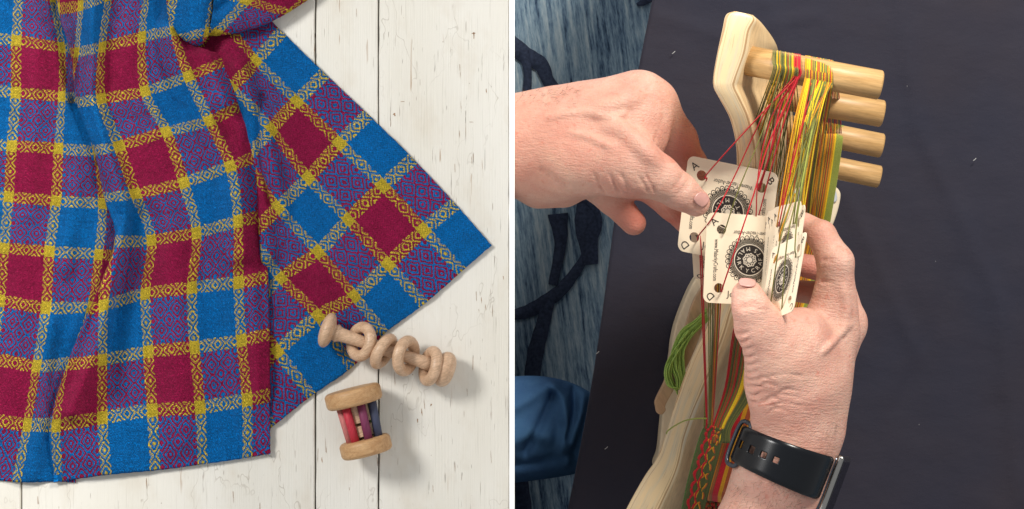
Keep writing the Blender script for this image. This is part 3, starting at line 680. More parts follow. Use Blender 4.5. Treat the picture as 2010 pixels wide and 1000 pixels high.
def emblem():
    dark = []; light = []; C = (0.5, 0.5)
    dark.append(annulus(*C, 0.0, 0.165, 72)); light.append(annulus(*C, 0.168, 0.178, 72)); dark.append(annulus(*C, 0.178, 0.186, 72))
    for r0 in (0.196, 0.207, 0.218): dark.append(annulus(*C, r0, r0 + 0.0045, 72))
    for k in range(72):
        a = 5 * k
        for s in (1, -1):
            p0 = (C[0] + .187 * math.cos(math.radians(a)), C[1] + .187 * math.sin(math.radians(a))); a2 = a + s * 7
            p1 = (C[0] + .224 * math.cos(math.radians(a2)), C[1] + .224 * math.sin(math.radians(a2)))
            d = np.array([p1[1] - p0[1], p0[0] - p1[0]]); d = d / np.linalg.norm(d) * 0.0016
            dark.append((np.array([np.array(p0) + d, np.array(p0) - d, np.array(p1) - d, np.array(p1) + d]), [(0, 1, 2, 3)]))
    for k in range(29):
        a = math.radians(360 / 29 * k); cx, cy = C[0] + .250 * math.cos(a), C[1] + .250 * math.sin(a)
        dark.append(annulus(cx, cy, 0.0185, 0.0255, 14)); dark.append(annulus(C[0] + .232 * math.cos(a + .1), C[1] + .232 * math.sin(a + .1), 0.0, 0.009, 8))
        dark.append(annulus(cx - 0.006 * math.cos(a), cy - 0.006 * math.sin(a), 0.0, 0.007, 8))
    light.append(annulus(*C, 0.0, 0.031, 30)); light.append(annulus(*C, 0.040, 0.0445, 36))
    for k in range(8):
        a = math.radians(45 * k + 10); light.append(annulus(C[0] + .062 * math.cos(a), C[1] + .062 * math.sin(a), 0.008, 0.0175, 14)); light.append(annulus(C[0] + .066 * math.cos(a + .39), C[1] + .066 * math.sin(a + .39), 0.0, 0.008, 8))
    for ch, a in zip('MALARKY.CRAFTS.', [260, 231, 209, 185, 160, 134, 101, 87, 69, 40, 15, -6, -34, -59, -76]):
        r = .122 if ch != '.' else .146; aa = math.radians(a)
        light.append(put_text(ch, C[0] + r * math.cos(aa), C[1] + r * math.sin(aa), 0.046 if ch != '.' else 0.008, a - 90))
    return dark, light
EMB = emblem()
M_card = simple('cream_card', (0.94, 0.80, 0.60), 0.38, 0.45, var=0.025, nscale=40, bump=0.02)
M_ink = simple('black_ink', (0.020, 0.014, 0.012), 0.5, var=0.1, bump=0)
M_inkl = simple('pale_ink', (0.72, 0.64, 0.52), 0.5, var=0.03, bump=0)
HOL = [(.17, .18), (.83, .18), (.17, .83), (.83, .83)]
def card_face():
    bm = bmesh.new(); r = 0.075; out = []
    for (cx, cy, a0) in [(1 - r, r, -90), (1 - r, 1 - r, 0), (r, 1 - r, 90), (r, r, 180)]:
        for k in range(8): a = math.radians(a0 + 90 * k / 7); out.append((cx + r * math.cos(a), cy + r * math.sin(a)))
    loops = [out] + [[(x + .054 * math.cos(2 * math.pi * k / 22), y + .054 * math.sin(2 * math.pi * k / 22)) for k in range(22)] for x, y in HOL]
    es = []
    for lp in loops:
        vs = [bm.verts.new((x, y, 0)) for x, y in lp]
        for i in range(len(vs)): es.append(bm.edges.new((vs[i], vs[(i + 1) % len(vs)])))
    bmesh.ops.triangle_fill(bm, use_beauty=True, edges=es)
    v = np.array([q.co[:2] for q in bm.verts]); f = [tuple(p.index for p in q.verts) for q in bm.faces] if bm.verts.index_update() is None else []
    bm.free()
    f2 = []
    for q in f:
        c_ = v[list(q)].mean(0)
        if any(np.hypot(c_[0] - x, c_[1] - y) < 0.05 for x, y in HOL): continue
        a, b, c3 = v[q[0]], v[q[1]], v[q[2]]
        cr = (b[0] - a[0]) * (c3[1] - a[1]) - (b[1] - a[1]) * (c3[0] - a[0]); f2.append(q if cr < 0 else q[::-1])
    return v, f2
CF = card_face()
def card(A_, B_, D_, label, detail=2, bend=0.0, group=None):
    A_ = np.array(A_); U = np.array(B_) - A_; Vv = np.array(D_) - A_; n = np.cross(Vv, U); n /= np.linalg.norm(n)
    def w3(q, h):
        q = np.asarray(q); bow = bend * 4 * q[:, 0] * (1 - q[:, 0])
        return A_ + q[:, :1] * U + q[:, 1:2] * Vv + (h + bow)[:, None] * n if isinstance(h, np.ndarray) else A_ + q[:, :1] * U + q[:, 1:2] * Vv + (h + bow[:, None]) * n
    T = thing('weaving_card', A_ + (U + Vv) / 2, label, 'weaving card', group)
    o = mk('card_sheet', w3(CF[0], 0.0), CF[1], M_card, T, smooth=False); solid(o, 0.0007, -1)
    if detail:
        d, l = EMB; v, f, _ = join(d); v2, f2, _ = join(l)
        v = np.vstack([w3(v, 0.0002), w3(v2, 0.00035)]); nn = len(v) - len(v2)
        mk('emblem', v, f + [tuple(i + nn for i in q) for q in f2], [M_ink, M_inkl], T, smooth=False, mi=[0] * len(f) + [1] * len(f2))
        tx = [put_text('A', .082, .095, .085, -45), put_text('B', .925, .095, .085, 45), put_text('D', .075, .925, .085, 225), put_text('C', .925, .925, .085, 135),
              put_text('Weaver-Teacher-Author', .52, .205, .05, 180, .43), put_text('www.MalarkyCrafts.com', .115, .52, .05, 90, .43 if False else .46), put_text('www.MalarkyCrafts.com', .885, .52, .05, -90, .46)]
        tx.append(put_text('Jo', .30, .90, .072, 0))
        v, f, _ = join(tx); mk('lettering', w3(v, 0.0002), f, M_ink, T, smooth=False)
    return T
card(P(1351, 305, .292), P(1529, 341, .290), P(1329, 492, .284), 'cream weaving card held by the left hand, behind, with its A and B corners showing')
card(P(1388, 417, .312), P(1562, 428, .300), P(1380, 594, .306), 'front cream weaving card under the right thumb, web address running down its left edge')
card(P(1356, 455, .268), P(1520, 470, .27), P(1362, 548, .262), 'card mostly hidden behind the two front cards, its lower left corner sticking out', 1)
card(P(1353, 470, .276), P(1450, 482, .276), P(1336, 516, .272), 'sliver of a card just below the card held by the left hand', 1) if False else None
strip = [(1493, 436, 1486, 590), (1500, 425, 1490, 592), (1506, 415, 1494, 594), (1513, 420, 1498, 596), (1519, 408, 1502, 598)]
labs = ['lowest card of the fanned pack, next to the front card', 'second lowest card of the fanned pack', 'middle edge-on card of the fanned pack', 'fourth card up in the fanned pack', 'fifth card up in the fanned pack, white top corner showing']
for k, (x0, y0, x1, y1) in enumerate(strip):
    z = .2965 + 0.0048 * k
    card(P(x0, y0, z), P(x0 + 54, y0 - 14, z + .030), P(x1, y1, z - .004), labs[k], 1, group='cards of the fanned pack')
card(P(1525, 424, .324), P(1581, 401, .356), P(1503, 600, .318), 'upper card of the fanned pack with green threads passing over it', 1)
card(P(1515, 488, .338), P(1584, 454, .372), P(1489, 640, .332), 'topmost turned card of the pack, its emblem foreshortened, right of the front card', 1)
# ---------------------------------------------------------------- WARP THREADS
wt = thing('warp_yarn', P(1480, 600, .1), 'red, yellow, green and gold warp threads with finished woven band, stretched on the loom', 'warp')
TH = {}
def th(col, pts, r=1.35, n=7, bundle=True):
    q = np.array([P(x, y, z) for x, y, z in pts]); q = crom(q, n)
    g = tube(q, r * S * 0.64, 6)
    if bundle: TH.setdefault(col, []).append(g)
    else: mk('thread', g[0], g[1], Y[col], wt)
PZ = .340; pr_ = PX(29.5, PZ)
def over_peg(x, back=0.0):
    """points from behind peg 1 up over its crown at photo x"""
    yc = 117 + (x - 1455) * 0.182; r = 30.5
    return [(x + 1, yc - r * 0.75, PZ - pr_ * 0.9), (x + .5, yc - r * .98, PZ - pr_ * .2), (x + .2, yc - r * 0.72, PZ + pr_ * 0.72), (x, yc - r * 0.2, PZ + pr_ * 1.04), (x - .5, yc + r * 0.45, PZ + pr_ * .93)]
# reds to the card holes
for (x, hx, hy, hz) in [(1566, 1388, 350, .296), (1563, 1493, 368, .293), (1568, 1485, 440, .293)]:
    th('red', over_peg(x) + [((x * .6 + hx * .4), 0.35 * (hy - 140) + 150, .335), (hx + 3, hy - 12, hz + .005), (hx, hy, hz + .0015), (hx - 2, hy + 5, hz - .006)], 1.7, bundle=False)
th('red', over_peg(1560) + [(1500, 225, .330), (1440, 350, .305), (1400, 425, .316), (1372, 462, .296), (1369, 472, .285)], 1.7, bundle=False)
th('red', over_peg(1567) + [(1510, 280, .345), (1480, 380, .338), (1450, 470, .332), (1420, 560, .315), (1417, 572, .305), (1415, 580, .298)], 1.9, bundle=False)
th('red', over_peg(1564) + [(1515, 230, .335), (1490, 330, .325), (1484, 425, .305), (1484, 430, .29)], 1.6, bundle=False)
th('red', over_peg(1570) + [(1535, 200, .34), (1512, 300, .325), (1490, 366, .293), (1489, 372, .28)], 2.2, bundle=False)
th('green', over_peg(1532) + [(1500, 250, .335), (1450, 372, .326), (1424, 450, .314), (1421, 458, .305)], 1.6, bundle=False)
# other left-group threads going down behind the back card
cols = ['green', 'green', 'dgreen', 'yellow', 'green', 'gold', 'green', 'dgreen', 'green', 'yellow', 'green', 'rust', 'lgreen', 'green', 'yellow', 'gold', 'green', 'dgreen', 'green']
for k, c_ in enumerate(cols):
    x = 1517 + k * 2.7; d = rng.uniform(-5, 5); fx = 1450 + k * 4.5 + d
    th(c_, over_peg(x) + [((x * 0.55 + fx * 0.45), 220, .318), (fx, 330, .275), (fx - 12, 400, .262)], 1.4)
for k in range(10):
    x = 1515 + 5 * k; th(['green', 'dgreen', 'rust'][k % 3], [(x + 2, 150, .30), (x - 3 + k * 1.5, 240, .27), (x - 6 + k * 2.6, 330, .24), (x - 10 + k * 2, 430, .22)], 1.3)
# right group: peg 1 -> pack of cards
seq = ['gold', 'gold', 'yellow', 'yellow', 'yellow', 'rust', 'green', 'green', 'lgreen', 'green', 'yellow', 'red', 'red', 'yellow', 'yellow', 'green', 'yellow', 'green', 'lgreen', 'green', 'gold', 'yellow', 'rust', 'gold', 'green']
for k, c_ in enumerate(seq):
    x = 1581 + k * 2.2; tx = [1527, 1531, 1535, 1541, 1547, 1552, 1557, 1561, 1566, 1570, 1575][k % 11] + rng.uniform(-2, 2)
    zt = .330 + (tx - 1527) * 0.00058
    th(c_, over_peg(x) + [((x * .6 + tx * .4), 240, .35), ((x * .2 + tx * .8), 360, (zt + .012) if k % 6 == 0 else .330), (tx, 432 - (tx - 1527) * .2, (zt + .003) if k % 6 == 0 else .3185), (tx - 5, 455, zt - .020 if k % 6 == 0 else .306)], 1.75, bundle=(k % 2 == 0))
for k in range(34):   # deeper layer of the right group
    c_ = ['gold', 'green', 'rust', 'dgreen', 'yellow', 'green', 'red', 'gold'][k % 8]; x = 1582 + k * 1.6; tx = 1522 + k * 2.4 + rng.uniform(-3, 3)
    th(c_, over_peg(x) + [(x - 3, 185, PZ + .004), ((x + tx) / 2 + 2, 260, .29), (tx + 3, 380, .26), (tx - 3, 450, .235)], 1.5)
# long green threads over the pack
for (x, tx, ty, z1) in [(1612, 1512, 600, .346), (1619, 1535, 600, .356), (1626, 1562, 500, .369)]:
    th('green', over_peg(x) + [((x + 1566) / 2, 270, .352), (1552 + (x - 1612) * 1.2, 400, .366), ((tx + 1548) / 2 + (x - 1612) * .4, 480, .372), (tx, ty, z1), (tx - 2, ty + 8, z1 - .012)], 1.7, bundle=False)
th('gold', [(1560, 380, .35), (1534, 450, .340), (1530, 470, .332), (1529, 476, .32)], 2.2, bundle=False)
th('gold', [(1526, 500, .350), (1521, 512, .345), (1517, 520, .335)], 2.2, bundle=False)
# wide flat bundle round peg 3 running down behind the hand
for k in range(46):
    f_ = k / 45.0; x = 1596 + 58 * f_; yc = 240 + (x - 1500) * 0.198; r = 24.5; rz = PX(24, .185)
    c_ = (['gold', 'rust', 'green', 'gold', 'dgreen', 'red', 'gold', 'green', 'rust', 'gold', 'gold'][k % 11]) if k < 34 else ('yellow' if k in (34, 35) else 'lgreen')
    th(c_, [(x + 2, yc - r * .9, .185 - rz * .6), (x + 1, yc - r * .9, .185 + rz * .5), (x, yc - r * .3, .185 + rz), (x - 2, yc + r * .7, .185 + rz * .95), (x - 14, yc + 100, .180), (x - 34, yc + 210, .172), (x - 66, yc + 340, .160), (x - 100, yc + 440, .15)], 1.5)
for k in range(12):  # wound between pegs 1 and 3
    x = 1612 + k * 3; th(['rust', 'gold', 'green', 'red'][k % 4], [(x, 170, .30), (x + 4, 215, .25), (x + 6, 262, .21)], 1.6)
# below the cards: to the fell of the band
FELL = (1396, 832, .215)
for (x, y, z, c_, r) in [(1374, 498, .28, 'red', 1.6), (1378, 505, .28, 'red', 1.6), (1380, 560, .285, 'red', 1.5), (1391, 598, .29, 'green', 1.5), (1395, 598, .29, 'green', 1.5), (1399, 598, .29, 'dgreen', 1.5),
                      (1405, 598, .29, 'rust', 1.6), (1408, 598, .29, 'gold', 1.4), (1411, 598, .29, 'green', 1.4), (1414, 598, .29, 'red', 1.5), (1402, 598, .29, 'green', 1.5), (1409, 598, .288, 'red', 1.3)]:
    ex = FELL[0] - 10 + (x - 1374) * .35
    th(c_, [(x - 6 if c_ == 'red' and x < 1385 else x, y - 110, z - .0), (x, y, z - .004), ((x + ex) / 2, (y + 820) / 2, .25), (ex, 815, .218), (ex - 1, 842, .213)], r, bundle=False)
for k in range(26):
    c_ = ['red', 'red', 'green', 'dgreen', 'rust', 'green', 'rust', 'red', 'dgreen', 'green', 'rust', 'green', 'yellow', 'yellow', 'yellow', 'gold', 'green', 'dgreen', 'dgreen', 'dgreen', 'green', 'dgreen', 'dgreen', 'green', 'dgreen', 'green'][k]
    x0 = 1452 + k * 3.6; ex = 1400 + k * 1.5
    th(c_, [(x0 + 22, 520, .255), (x0, 600, .245), (x0 - 14 - k * .6, 660, .237), ((x0 * .45 + ex * .55), 760, .224), (ex, 835, .214), (ex - 6, 870, .21)], 1.75)
for k in range(9): th(['green', 'dgreen', 'green'][k % 3], [(1386 - k * .25, 745, .23), (1385 - k * .2, 790, .222), (1384 - k * .3, 838, .214)], 1.4)
# lower big bundle from under the hand to the front peg
for k in range(62):
    f_ = k / 61.0
    seg = ['rust', 'gold', 'rust', 'green', 'rust', 'dgreen', 'red', 'red', 'red', 'red', 'red', 'red', 'red', 'gold', 'gold', 'gold', 'gold', 'gold', 'rust', 'rust', 'rust', 'rust', 'rust', 'gold', 'gold', 'rust', 'red', 'rust', 'green', 'green', 'green', 'gold', 'rust', 'rust', 'dgreen', 'gold', 'green', 'green', 'green', 'green', 'dgreen']
    c_ = seg[min(int(f_ * len(seg)), len(seg) - 1)]
    x0 = 1455 + 90 * f_; x1 = 1412 + 62 * f_; x2 = 1392 + 62 * f_
    th(c_, [(x0 + 70, 500, .13), (x0 + 12, 640, .155), ((x0 + x1) / 2 + 8, 780, .165), (x1, 890, .165), (x2, 958 + 8 * f_, .160), (x2 - 3, 975 + 8 * f_, .145), (x2 - 2, 985 + 8 * f_, .12)], 2.0)
for c_, g in TH.items():
    v, f, _ = join(g); tag(mk('thread_bundle', v, f, Y[c_], wt), kind='stuff')
# green tail
q = crom(np.array([P(x, y, z) for x, y, z in [(1387, 822, .220), (1368, 822, .215), (1345, 826, .205), (1325, 836, .185), (1311, 846, .175), (1308, 852, .171)]]), 8); mk('loose_thread', *tube(q, 0.0006, 6), Y['lgreen'], wt)
# woven band
bc = crom(np.array([(1405, 838, 17), (1398, 858, 20), (1388, 895, 21), (1376, 940, 21), (1364, 990, 20), (1352, 1050, 20)], float), 16)
nb = len(bc); X = np.zeros((nb, 15, 3)); bz = .212
for i in range(nb):
    for j in range(15):
        q = (j - 7) / 7.0; X[i, j] = P(bc[i, 0] + q * bc[i, 2], bc[i, 1] + q * bc[i, 2] * .25, bz - i * 0.0002 + 0.0008 * abs(math.sin(j * 2.1)))
v, f = gridmesh(X); bb = mk('woven_band', v, f[:, ::-1], Y['dgreen'], wt); solid(bb, 0.002)
cords = []
for j in range(15):
    q = (j - 7) / 7.0
    for i in range(0, nb - 2, 1):     # short slanted stitches
        if j in (5, 6, 7, 8, 9) and False: continue
        a = np.array([bc[i, 0] + q * bc[i, 2] - 1.2, bc[i, 1] + q * bc[i, 2] * .25 - 1.5]); b = a + [1.8 * (1 if j % 2 else -1), 3.6]
        cords.append(tube(np.array([P(a[0], a[1], bz + .0006 - i * .0002), P((a[0] + b[0]) / 2, (a[1] + b[1]) / 2, bz + .0012 - i * .0002), P(b[0], b[1], bz + .0006 - i * .0002)]), 0.0007, 4))
v, f, _ = join(cords); tag(mk('green_stitches', v, f, Y['grass'] if False else yarn_mat('band_green', (0.075, 0.17, 0.03)), wt), kind='stuff')
def wave_cord(col, base, amp, ph, r, sgn):
    out = []
    for i in range(0, nb):
        s = (bc[i, 1] - 838) / 27.0; q = base + sgn * amp * abs(math.sin(math.pi * s + ph)) ** 0.8
        out.append(P(bc[i, 0] + q * bc[i, 2], bc[i, 1] + q * bc[i, 2] * .25, bz + .0023 - i * .0002 + 0.0004 * math.sin(i)))
    mk('pattern_cord', *tube(np.array(out), r, 6), Y[col], wt)
for (c0_, am, ph_, cl, cr_) in [(-.34, .30, 0.0, 'red', 'gold'), (.26, .30, math.pi / 2, 'gold', 'gold')]:
    wave_cord(cl, c0_, am, ph_, .00095 if cl == 'red' else .0006, -1); wave_cord(cr_, c0_, am, ph_, .0006, 1)
wave_cord('red', -.42, .34, 0.0, .0008, -1); wave_cord('red', .10, .26, math.pi / 2, .0010, -1); wave_cord('rust', .36, .28, math.pi / 2, .0007, 1)
cords = []
for k in range(150):   # dark red weaving underneath, lower right of the band
    x = rng.uniform(1385, 1450); y = rng.uniform(962, 1010); a = rng.uniform(1.2, 2.2)
    cords.append(tube(np.array([P(x, y, .125), P(x - 3 * math.cos(a), y + 5, .128), P(x - 6 * math.cos(a), y + 9, .125)]), 0.001, 4) + (int(rng.integers(0, 3)),))
v, f, mi = join(cords); tag(mk('under_band', v, f, [Y['red'], Y['rust'], Y['dgreen']], wt, mi=mi), kind='stuff')
v, f = slab.__globals__['prism']([P(x, y, .124) for x, y in [(1380, 960), (1375, 1040), (1440, 1040), (1470, 965)]], [P(x, y, .118) for x, y in [(1380, 960), (1375, 1040), (1440, 1040), (1470, 965)]])
mk('under_band_cloth', v, f, Y['rust'], wt)
# ---------------------------------------------------------------- HANDS (smooth implicit surface -> one mesh)
def smin(a, b, k):
    h = np.clip(0.5 + 0.5 * (b - a) / k, 0, 1); return b * (1 - h) + a * h - k * h * (1 - h)
class Field:
    def __init__(s, lo, hi, h, zs=1.0):
        s.lo = np.array(lo); s.h = h; n = np.ceil((np.array(hi) - lo) / h).astype(int) + 1; s.n = n; s.zs = zs
        s.x, s.y, s.z = [(lo[i] + h * np.arange(n[i])).astype(np.float32) for i in range(3)]
        s.F = np.full(n, 1.0, np.float32)
    def prim(s, a, b, r1, r2, zs=None, box=None):
        zs = zs or s.zs; a = np.array(a, np.float32); b = np.array(b, np.float32)
        bx = box or (slice(None),) * 3
        X = s.x[bx[0]][:, None, None]; Y_ = s.y[bx[1]][None, :, None]; Z = s.z[bx[2]][None, None, :]
        sc2 = np.array([1, 1, zs], np.float32); aa = a * sc2; ba = (b - a) * sc2; L = float(ba @ ba) + 1e-12
        dx = X - aa[0]; dy_ = Y_ - aa[1]; dz = Z * zs - aa[2]
        t_ = np.clip((dx * ba[0] + dy_ * ba[1] + dz * ba[2]) / L, 0, 1)
        return np.sqrt((dx - t_ * ba[0]) ** 2 + (dy_ - t_ * ba[1]) ** 2 + (dz - t_ * ba[2]) ** 2) - (r1 + (r2 - r1) * t_)
    def add(s, d, k): s.F = smin(s.F, d, k)
    def local(s, a, b, r, k, sgn):
        m = r + 3 * k + .002; lo = np.minimum(a, b) - m; hi = np.maximum(a, b) + m
        bx = tuple(slice(int(np.clip((lo[i] - s.lo[i]) / s.h, 0, s.n[i])), int(np.clip((hi[i] - s.lo[i]) / s.h + 1, 0, s.n[i]))) for i in range(3))
        if any(q.start >= q.stop for q in bx): return
        d = s.prim(a, b, r, r, 1.0, bx); s.F[bx] = smin(s.F[bx], d, k) if sgn > 0 else -smin(-s.F[bx], d, k)
    def cut(s, d, k): s.F = -smin(-s.F, d, k)
def cap(Fd, a, b, k=0.010, zs=None):
    """a, b = (px, py, z, radius px)"""
    A_ = P(*a[:3]); B_ = P(*b[:3]); return Fd.add(Fd.prim(A_, B_, PX(a[3], a[2]), PX(b[3], b[2]), zs), k)
def groove(Fd, a, b, k=0.0025):
    A_ = P(*a[:3]); B_ = P(*b[:3]); Fd.cut(Fd.prim(A_, B_, PX(a[3], a[2]), PX(b[3], b[2]), 1.0), k)
def ftop(Fd, px, py):
    z = .33
    for _ in range(4):
        p = P(px, py, z); i = int(np.clip((p[0] - Fd.lo[0]) / Fd.h, 0, Fd.n[0] - 1)); j = int(np.clip((p[1] - Fd.lo[1]) / Fd.h, 0, Fd.n[1] - 1))
        m = np.where(Fd.F[i, j] < 0)[0]
        if len(m) == 0: return z
        z = float(Fd.z[m.max()]) + .0005
    return z
def vein(Fd, pts, r, depth, k=.005):
    q = crom(np.array(pts, float), 4); zs = [ftop(Fd, *a) for a in q]
    for (a, za, b, zb) in zip(q[:-1], zs[:-1], q[1:], zs[1:]):
        Fd.local(P(a[0], a[1], za - depth), P(b[0], b[1], zb - depth), r, k, 1)
def crease(Fd, pts, r=.0008, up=.0002, k=.0018):
    r = r * rng.uniform(.6, 1.0); up = r * .75; pts = [(a[0] + rng.normal(0, 1.6), a[1] + rng.normal(0, 1.6)) for a in pts]
    q = crom(np.array(pts, float), 3); zs = [ftop(Fd, *a) for a in q]
    for (a, za, b, zb) in zip(q[:-1], zs[:-1], q[1:], zs[1:]):
        Fd.local(P(a[0], a[1], za + up), P(b[0], b[1], zb + up), r, k, -1)
def nets(Fd):
    F = Fd.F; s = F < 0; n = F.shape
    cnt = np.zeros((n[0] - 1, n[1] - 1, n[2] - 1), np.float32); acc = np.zeros(cnt.shape + (3,), np.float32)
    def sl(o): return tuple(slice(o[i], n[i] - 1 + o[i]) for i in range(3))
    cor = [(i, j, k) for i in (0, 1) for j in (0, 1) for k in (0, 1)]
    for a in cor:
        for ax in range(3):
            if a[ax] == 1: continue
            b = list(a); b[ax] = 1; b = tuple(b); fa = F[sl(a)]; fb = F[sl(b)]; m = (fa < 0) != (fb < 0)
            t_ = np.where(m, fa / np.where(m, fa - fb, 1), 0); cnt += m
            for q in range(3): acc[..., q] += np.where(m, a[q] + (t_ if q == ax else 0), 0)
    act = cnt > 0; idx = np.full(cnt.shape, -1, np.int64); idx[act] = np.arange(act.sum())
    ijk = np.argwhere(act); V = Fd.lo + Fd.h * (ijk + acc[act] / cnt[act][:, None]); faces = []
    for ax in range(3):
        o1, o2 = [(1, 2), (2, 0), (0, 1)][ax]
        a = s; sh_ = [slice(None)] * 3; sh_[ax] = slice(0, -1); sh2 = [slice(None)] * 3; sh2[ax] = slice(1, None)
        m = s[tuple(sh_)] != s[tuple(sh2)]; e = np.argwhere(m)
        ok = (e[:, o1] > 0) & (e[:, o2] > 0) & (e[:, o1] < n[o1] - 1) & (e[:, o2] < n[o2] - 1); e = e[ok]
        ins = s[tuple(e.T)]
        def g(d1, d2):
            q = e.copy(); q[:, o1] -= d1; q[:, o2] -= d2; return idx[tuple(q.T)]
        Q = np.stack([g(1, 1), g(0, 1), g(0, 0), g(1, 0)], 1); Q[~ins] = Q[~ins][:, ::-1]; faces.append(Q)
    return V, np.vstack(faces)
def relax(V, Fq, it=3, lam=0.5):
    E = np.vstack([Fq[:, [0, 1]], Fq[:, [1, 2]], Fq[:, [2, 3]], Fq[:, [3, 0]]])
    for _ in range(it):
        s = np.zeros_like(V); c_ = np.zeros(len(V))
        for q in range(3): s[:, q] = np.bincount(E[:, 0], V[E[:, 1], q], len(V)) + np.bincount(E[:, 1], V[E[:, 0], q], len(V))
        c_ = np.bincount(E[:, 0], minlength=len(V)) + np.bincount(E[:, 1], minlength=len(V)); V = V + lam * (s / c_[:, None] - V)
    return V
def topz(V, x, y, rad=0.002):
    d = np.hypot(V[:, 0] - x, V[:, 1] - y); m = d < rad
    return V[m, 2].max() if m.any() else V[d.argmin(), 2]
def inv(V):
    f = H / (S * (H - V[:, 2])); return V[:, 0] * f + 1005, 500 - V[:, 1] * f
pe = thing('person', P(1300, 600, .0), 'person reaching in with two bare hands, threading cards, blue denim knee below', 'person')
# left hand
F1 = Field(P(1000, 480, .16), np.array([P(1420, 480, .2)[0], P(1000, 110, .2)[1], .40]), 0.00115, 1.0)
F1.lo[0] = 0.0; F1 = Field(F1.lo, (P(1420, 480, .2)[0], P(1000, 110, .2)[1], .40), 0.00115, 1.25)
for a, b, k in [((940, 288, .285, 100), (1105, 284, .29, 104), .01), ((1105, 284, .29, 104), (1195, 268, .30, 98), .02), ((1195, 262, .30, 92), (1235, 240, .30, 78), .02),
                ((1130, 262, .30, 80), (1256, 202, .30, 56), .015), ((1225, 212, .27, 50), (1256, 196, .27, 46), .012),
                ((1258, 200, .30, 55), (1278, 208, .29, 50), .01), ((1278, 208, .29, 50), (1326, 276, .272, 41), .008), ((1326, 276, .272, 41), (1352, 330, .262, 37), .006), ((1352, 330, .262, 37), (1375, 400, .258, 30), .006),
                ((1130, 320, .32, 62), (1235, 326, .335, 58), .02), ((1235, 326, .335, 57), (1292, 348, .336, 41), .012), ((1292, 348, .336, 40), (1334, 376, .330, 34), .008),
                ((1334, 376, .330, 34.5), (1366, 398, .324, 28), .006),
                ((1060, 366, .275, 44), (1105, 372, .275, 34), .012), ((1180, 330, .265, 44), (1245, 355, .258, 34), .012)]: cap(F1, a, b, k)
for a, b, k in [((1150, 345, .262, 38), (1200, 390, .252, 30), .01), ((1200, 390, .252, 29.5), (1244, 438, .247, 24.5), .004), ((1245, 340, .258, 34), (1318, 404, .252, 28), .008), ((1318, 404, .252, 27), (1350, 440, .25, 23), .004)]: cap(F1, a, b, k, 1.0)
# tendon, veins and creases
vein(F1, [(1172, 222), (1210, 206), (1246, 192)], .0045, .0044, .008)
vein(F1, [(1195, 252), (1225, 262), (1255, 290), (1285, 320)], .004, .0036, .008)
vein(F1, [(1080, 232), (1140, 222), (1200, 232), (1225, 224)], .0016, .0011, .004)
vein(F1, [(1120, 262), (1160, 272), (1200, 290)], .0014, .0010, .004)
for xx_ in (1166, 1196, 1217, 1252, 1266): crease(F1, [(xx_, 342), (xx_ + 9, 360), (xx_ + 21, 380)], .0003, .0002, .0025)
crease(F1, [(1305, 232), (1292, 262), (1282, 284)], .0011); crease(F1, [(1062, 338), (1085, 348), (1112, 366)], .0014, .0004, .003)
for dx in (0, 9, 16): crease(F1, [(1342 + dx * .9, 343 + dx * .6), (1334 + dx, 358 + dx * .6), (1322 + dx, 372 + dx * .6)], .0007)
crease(F1, [(1246, 182), (1262, 190), (1276, 204)], .0007); crease(F1, [(1256, 172), (1272, 182), (1286, 198)], .0007)
XX = F1.x[:, None, None]; F1.F = np.maximum(F1.F, (XR * 0.3 - XX).astype(np.float32))
V1, Q1 = nets(F1); V1 = relax(V1, Q1, 3)
hx, hy = inv(V1)
mark = np.exp(-((hx - 1350) / 45) ** 2 - ((hy - 300) / 55) ** 2) * 0.8 + np.exp(-((hx - 1245) / 55) ** 2 - ((hy - 425) / 45) ** 2) * 0.7 + np.exp(-((hx - 1330) / 40) ** 2 - ((hy - 425) / 28) ** 2) * .9 + np.exp(-((hx - 1370) / 20) ** 2 - ((hy - 400) / 20) ** 2) * .12
mark += 0.22 * np.exp(-((hx - 1120) / 110) ** 2 - ((hy - 290) / 50) ** 2)
mark = np.where((V1[:, 2] > .30) & (hx > 1290) & (hy > 320), mark * .25, mark)
mk('left_hand', V1, Q1, M_skin, pe, attr=np.clip(mark, 0, .8)).name = 'hand'
def nail(V, cx, cy, dirx, diry, hl, hw, lift, parent):
    n = 13; X = np.zeros((n, n, 3)); L = math.hypot(dirx, diry); dx, dy_ = dirx / L, diry / L
    for i in range(n):
        for j in range(n):
            a = (i / (n - 1) * 2 - 1); b = (j / (n - 1) * 2 - 1); q = max(abs(a), abs(b)); r = math.hypot(a, b); s = (q / r) ** 0.65 if r > 0 else 1
            aa, bb_ = a * s, b * s; x = cx + dx * aa * hl - dy_ * bb_ * hw; y = cy + dy_ * aa * hl + dx * bb_ * hw
            p = P(x, y, .33); z = topz(V, p[0], p[1]); p = P(x, y, z); X[i, j] = P(x, y, z + lift * (1 - 0.8 * r * r * s * s))
    for _ in range(3):
        Z = X[..., 2].copy(); X[1:-1, 1:-1, 2] = (Z[1:-1, 1:-1] * 2 + Z[2:, 1:-1] + Z[:-2, 1:-1] + Z[1:-1, 2:] + Z[1:-1, :-2]) / 6
    v, f = gridmesh(X); o = mk('thumbnail', v, f, M_nail, parent); solid(o, 0.0008, 0); return o
nail(V1, 1377, 392, 0.75, 0.66, 14, 13, 0.0008, pe)
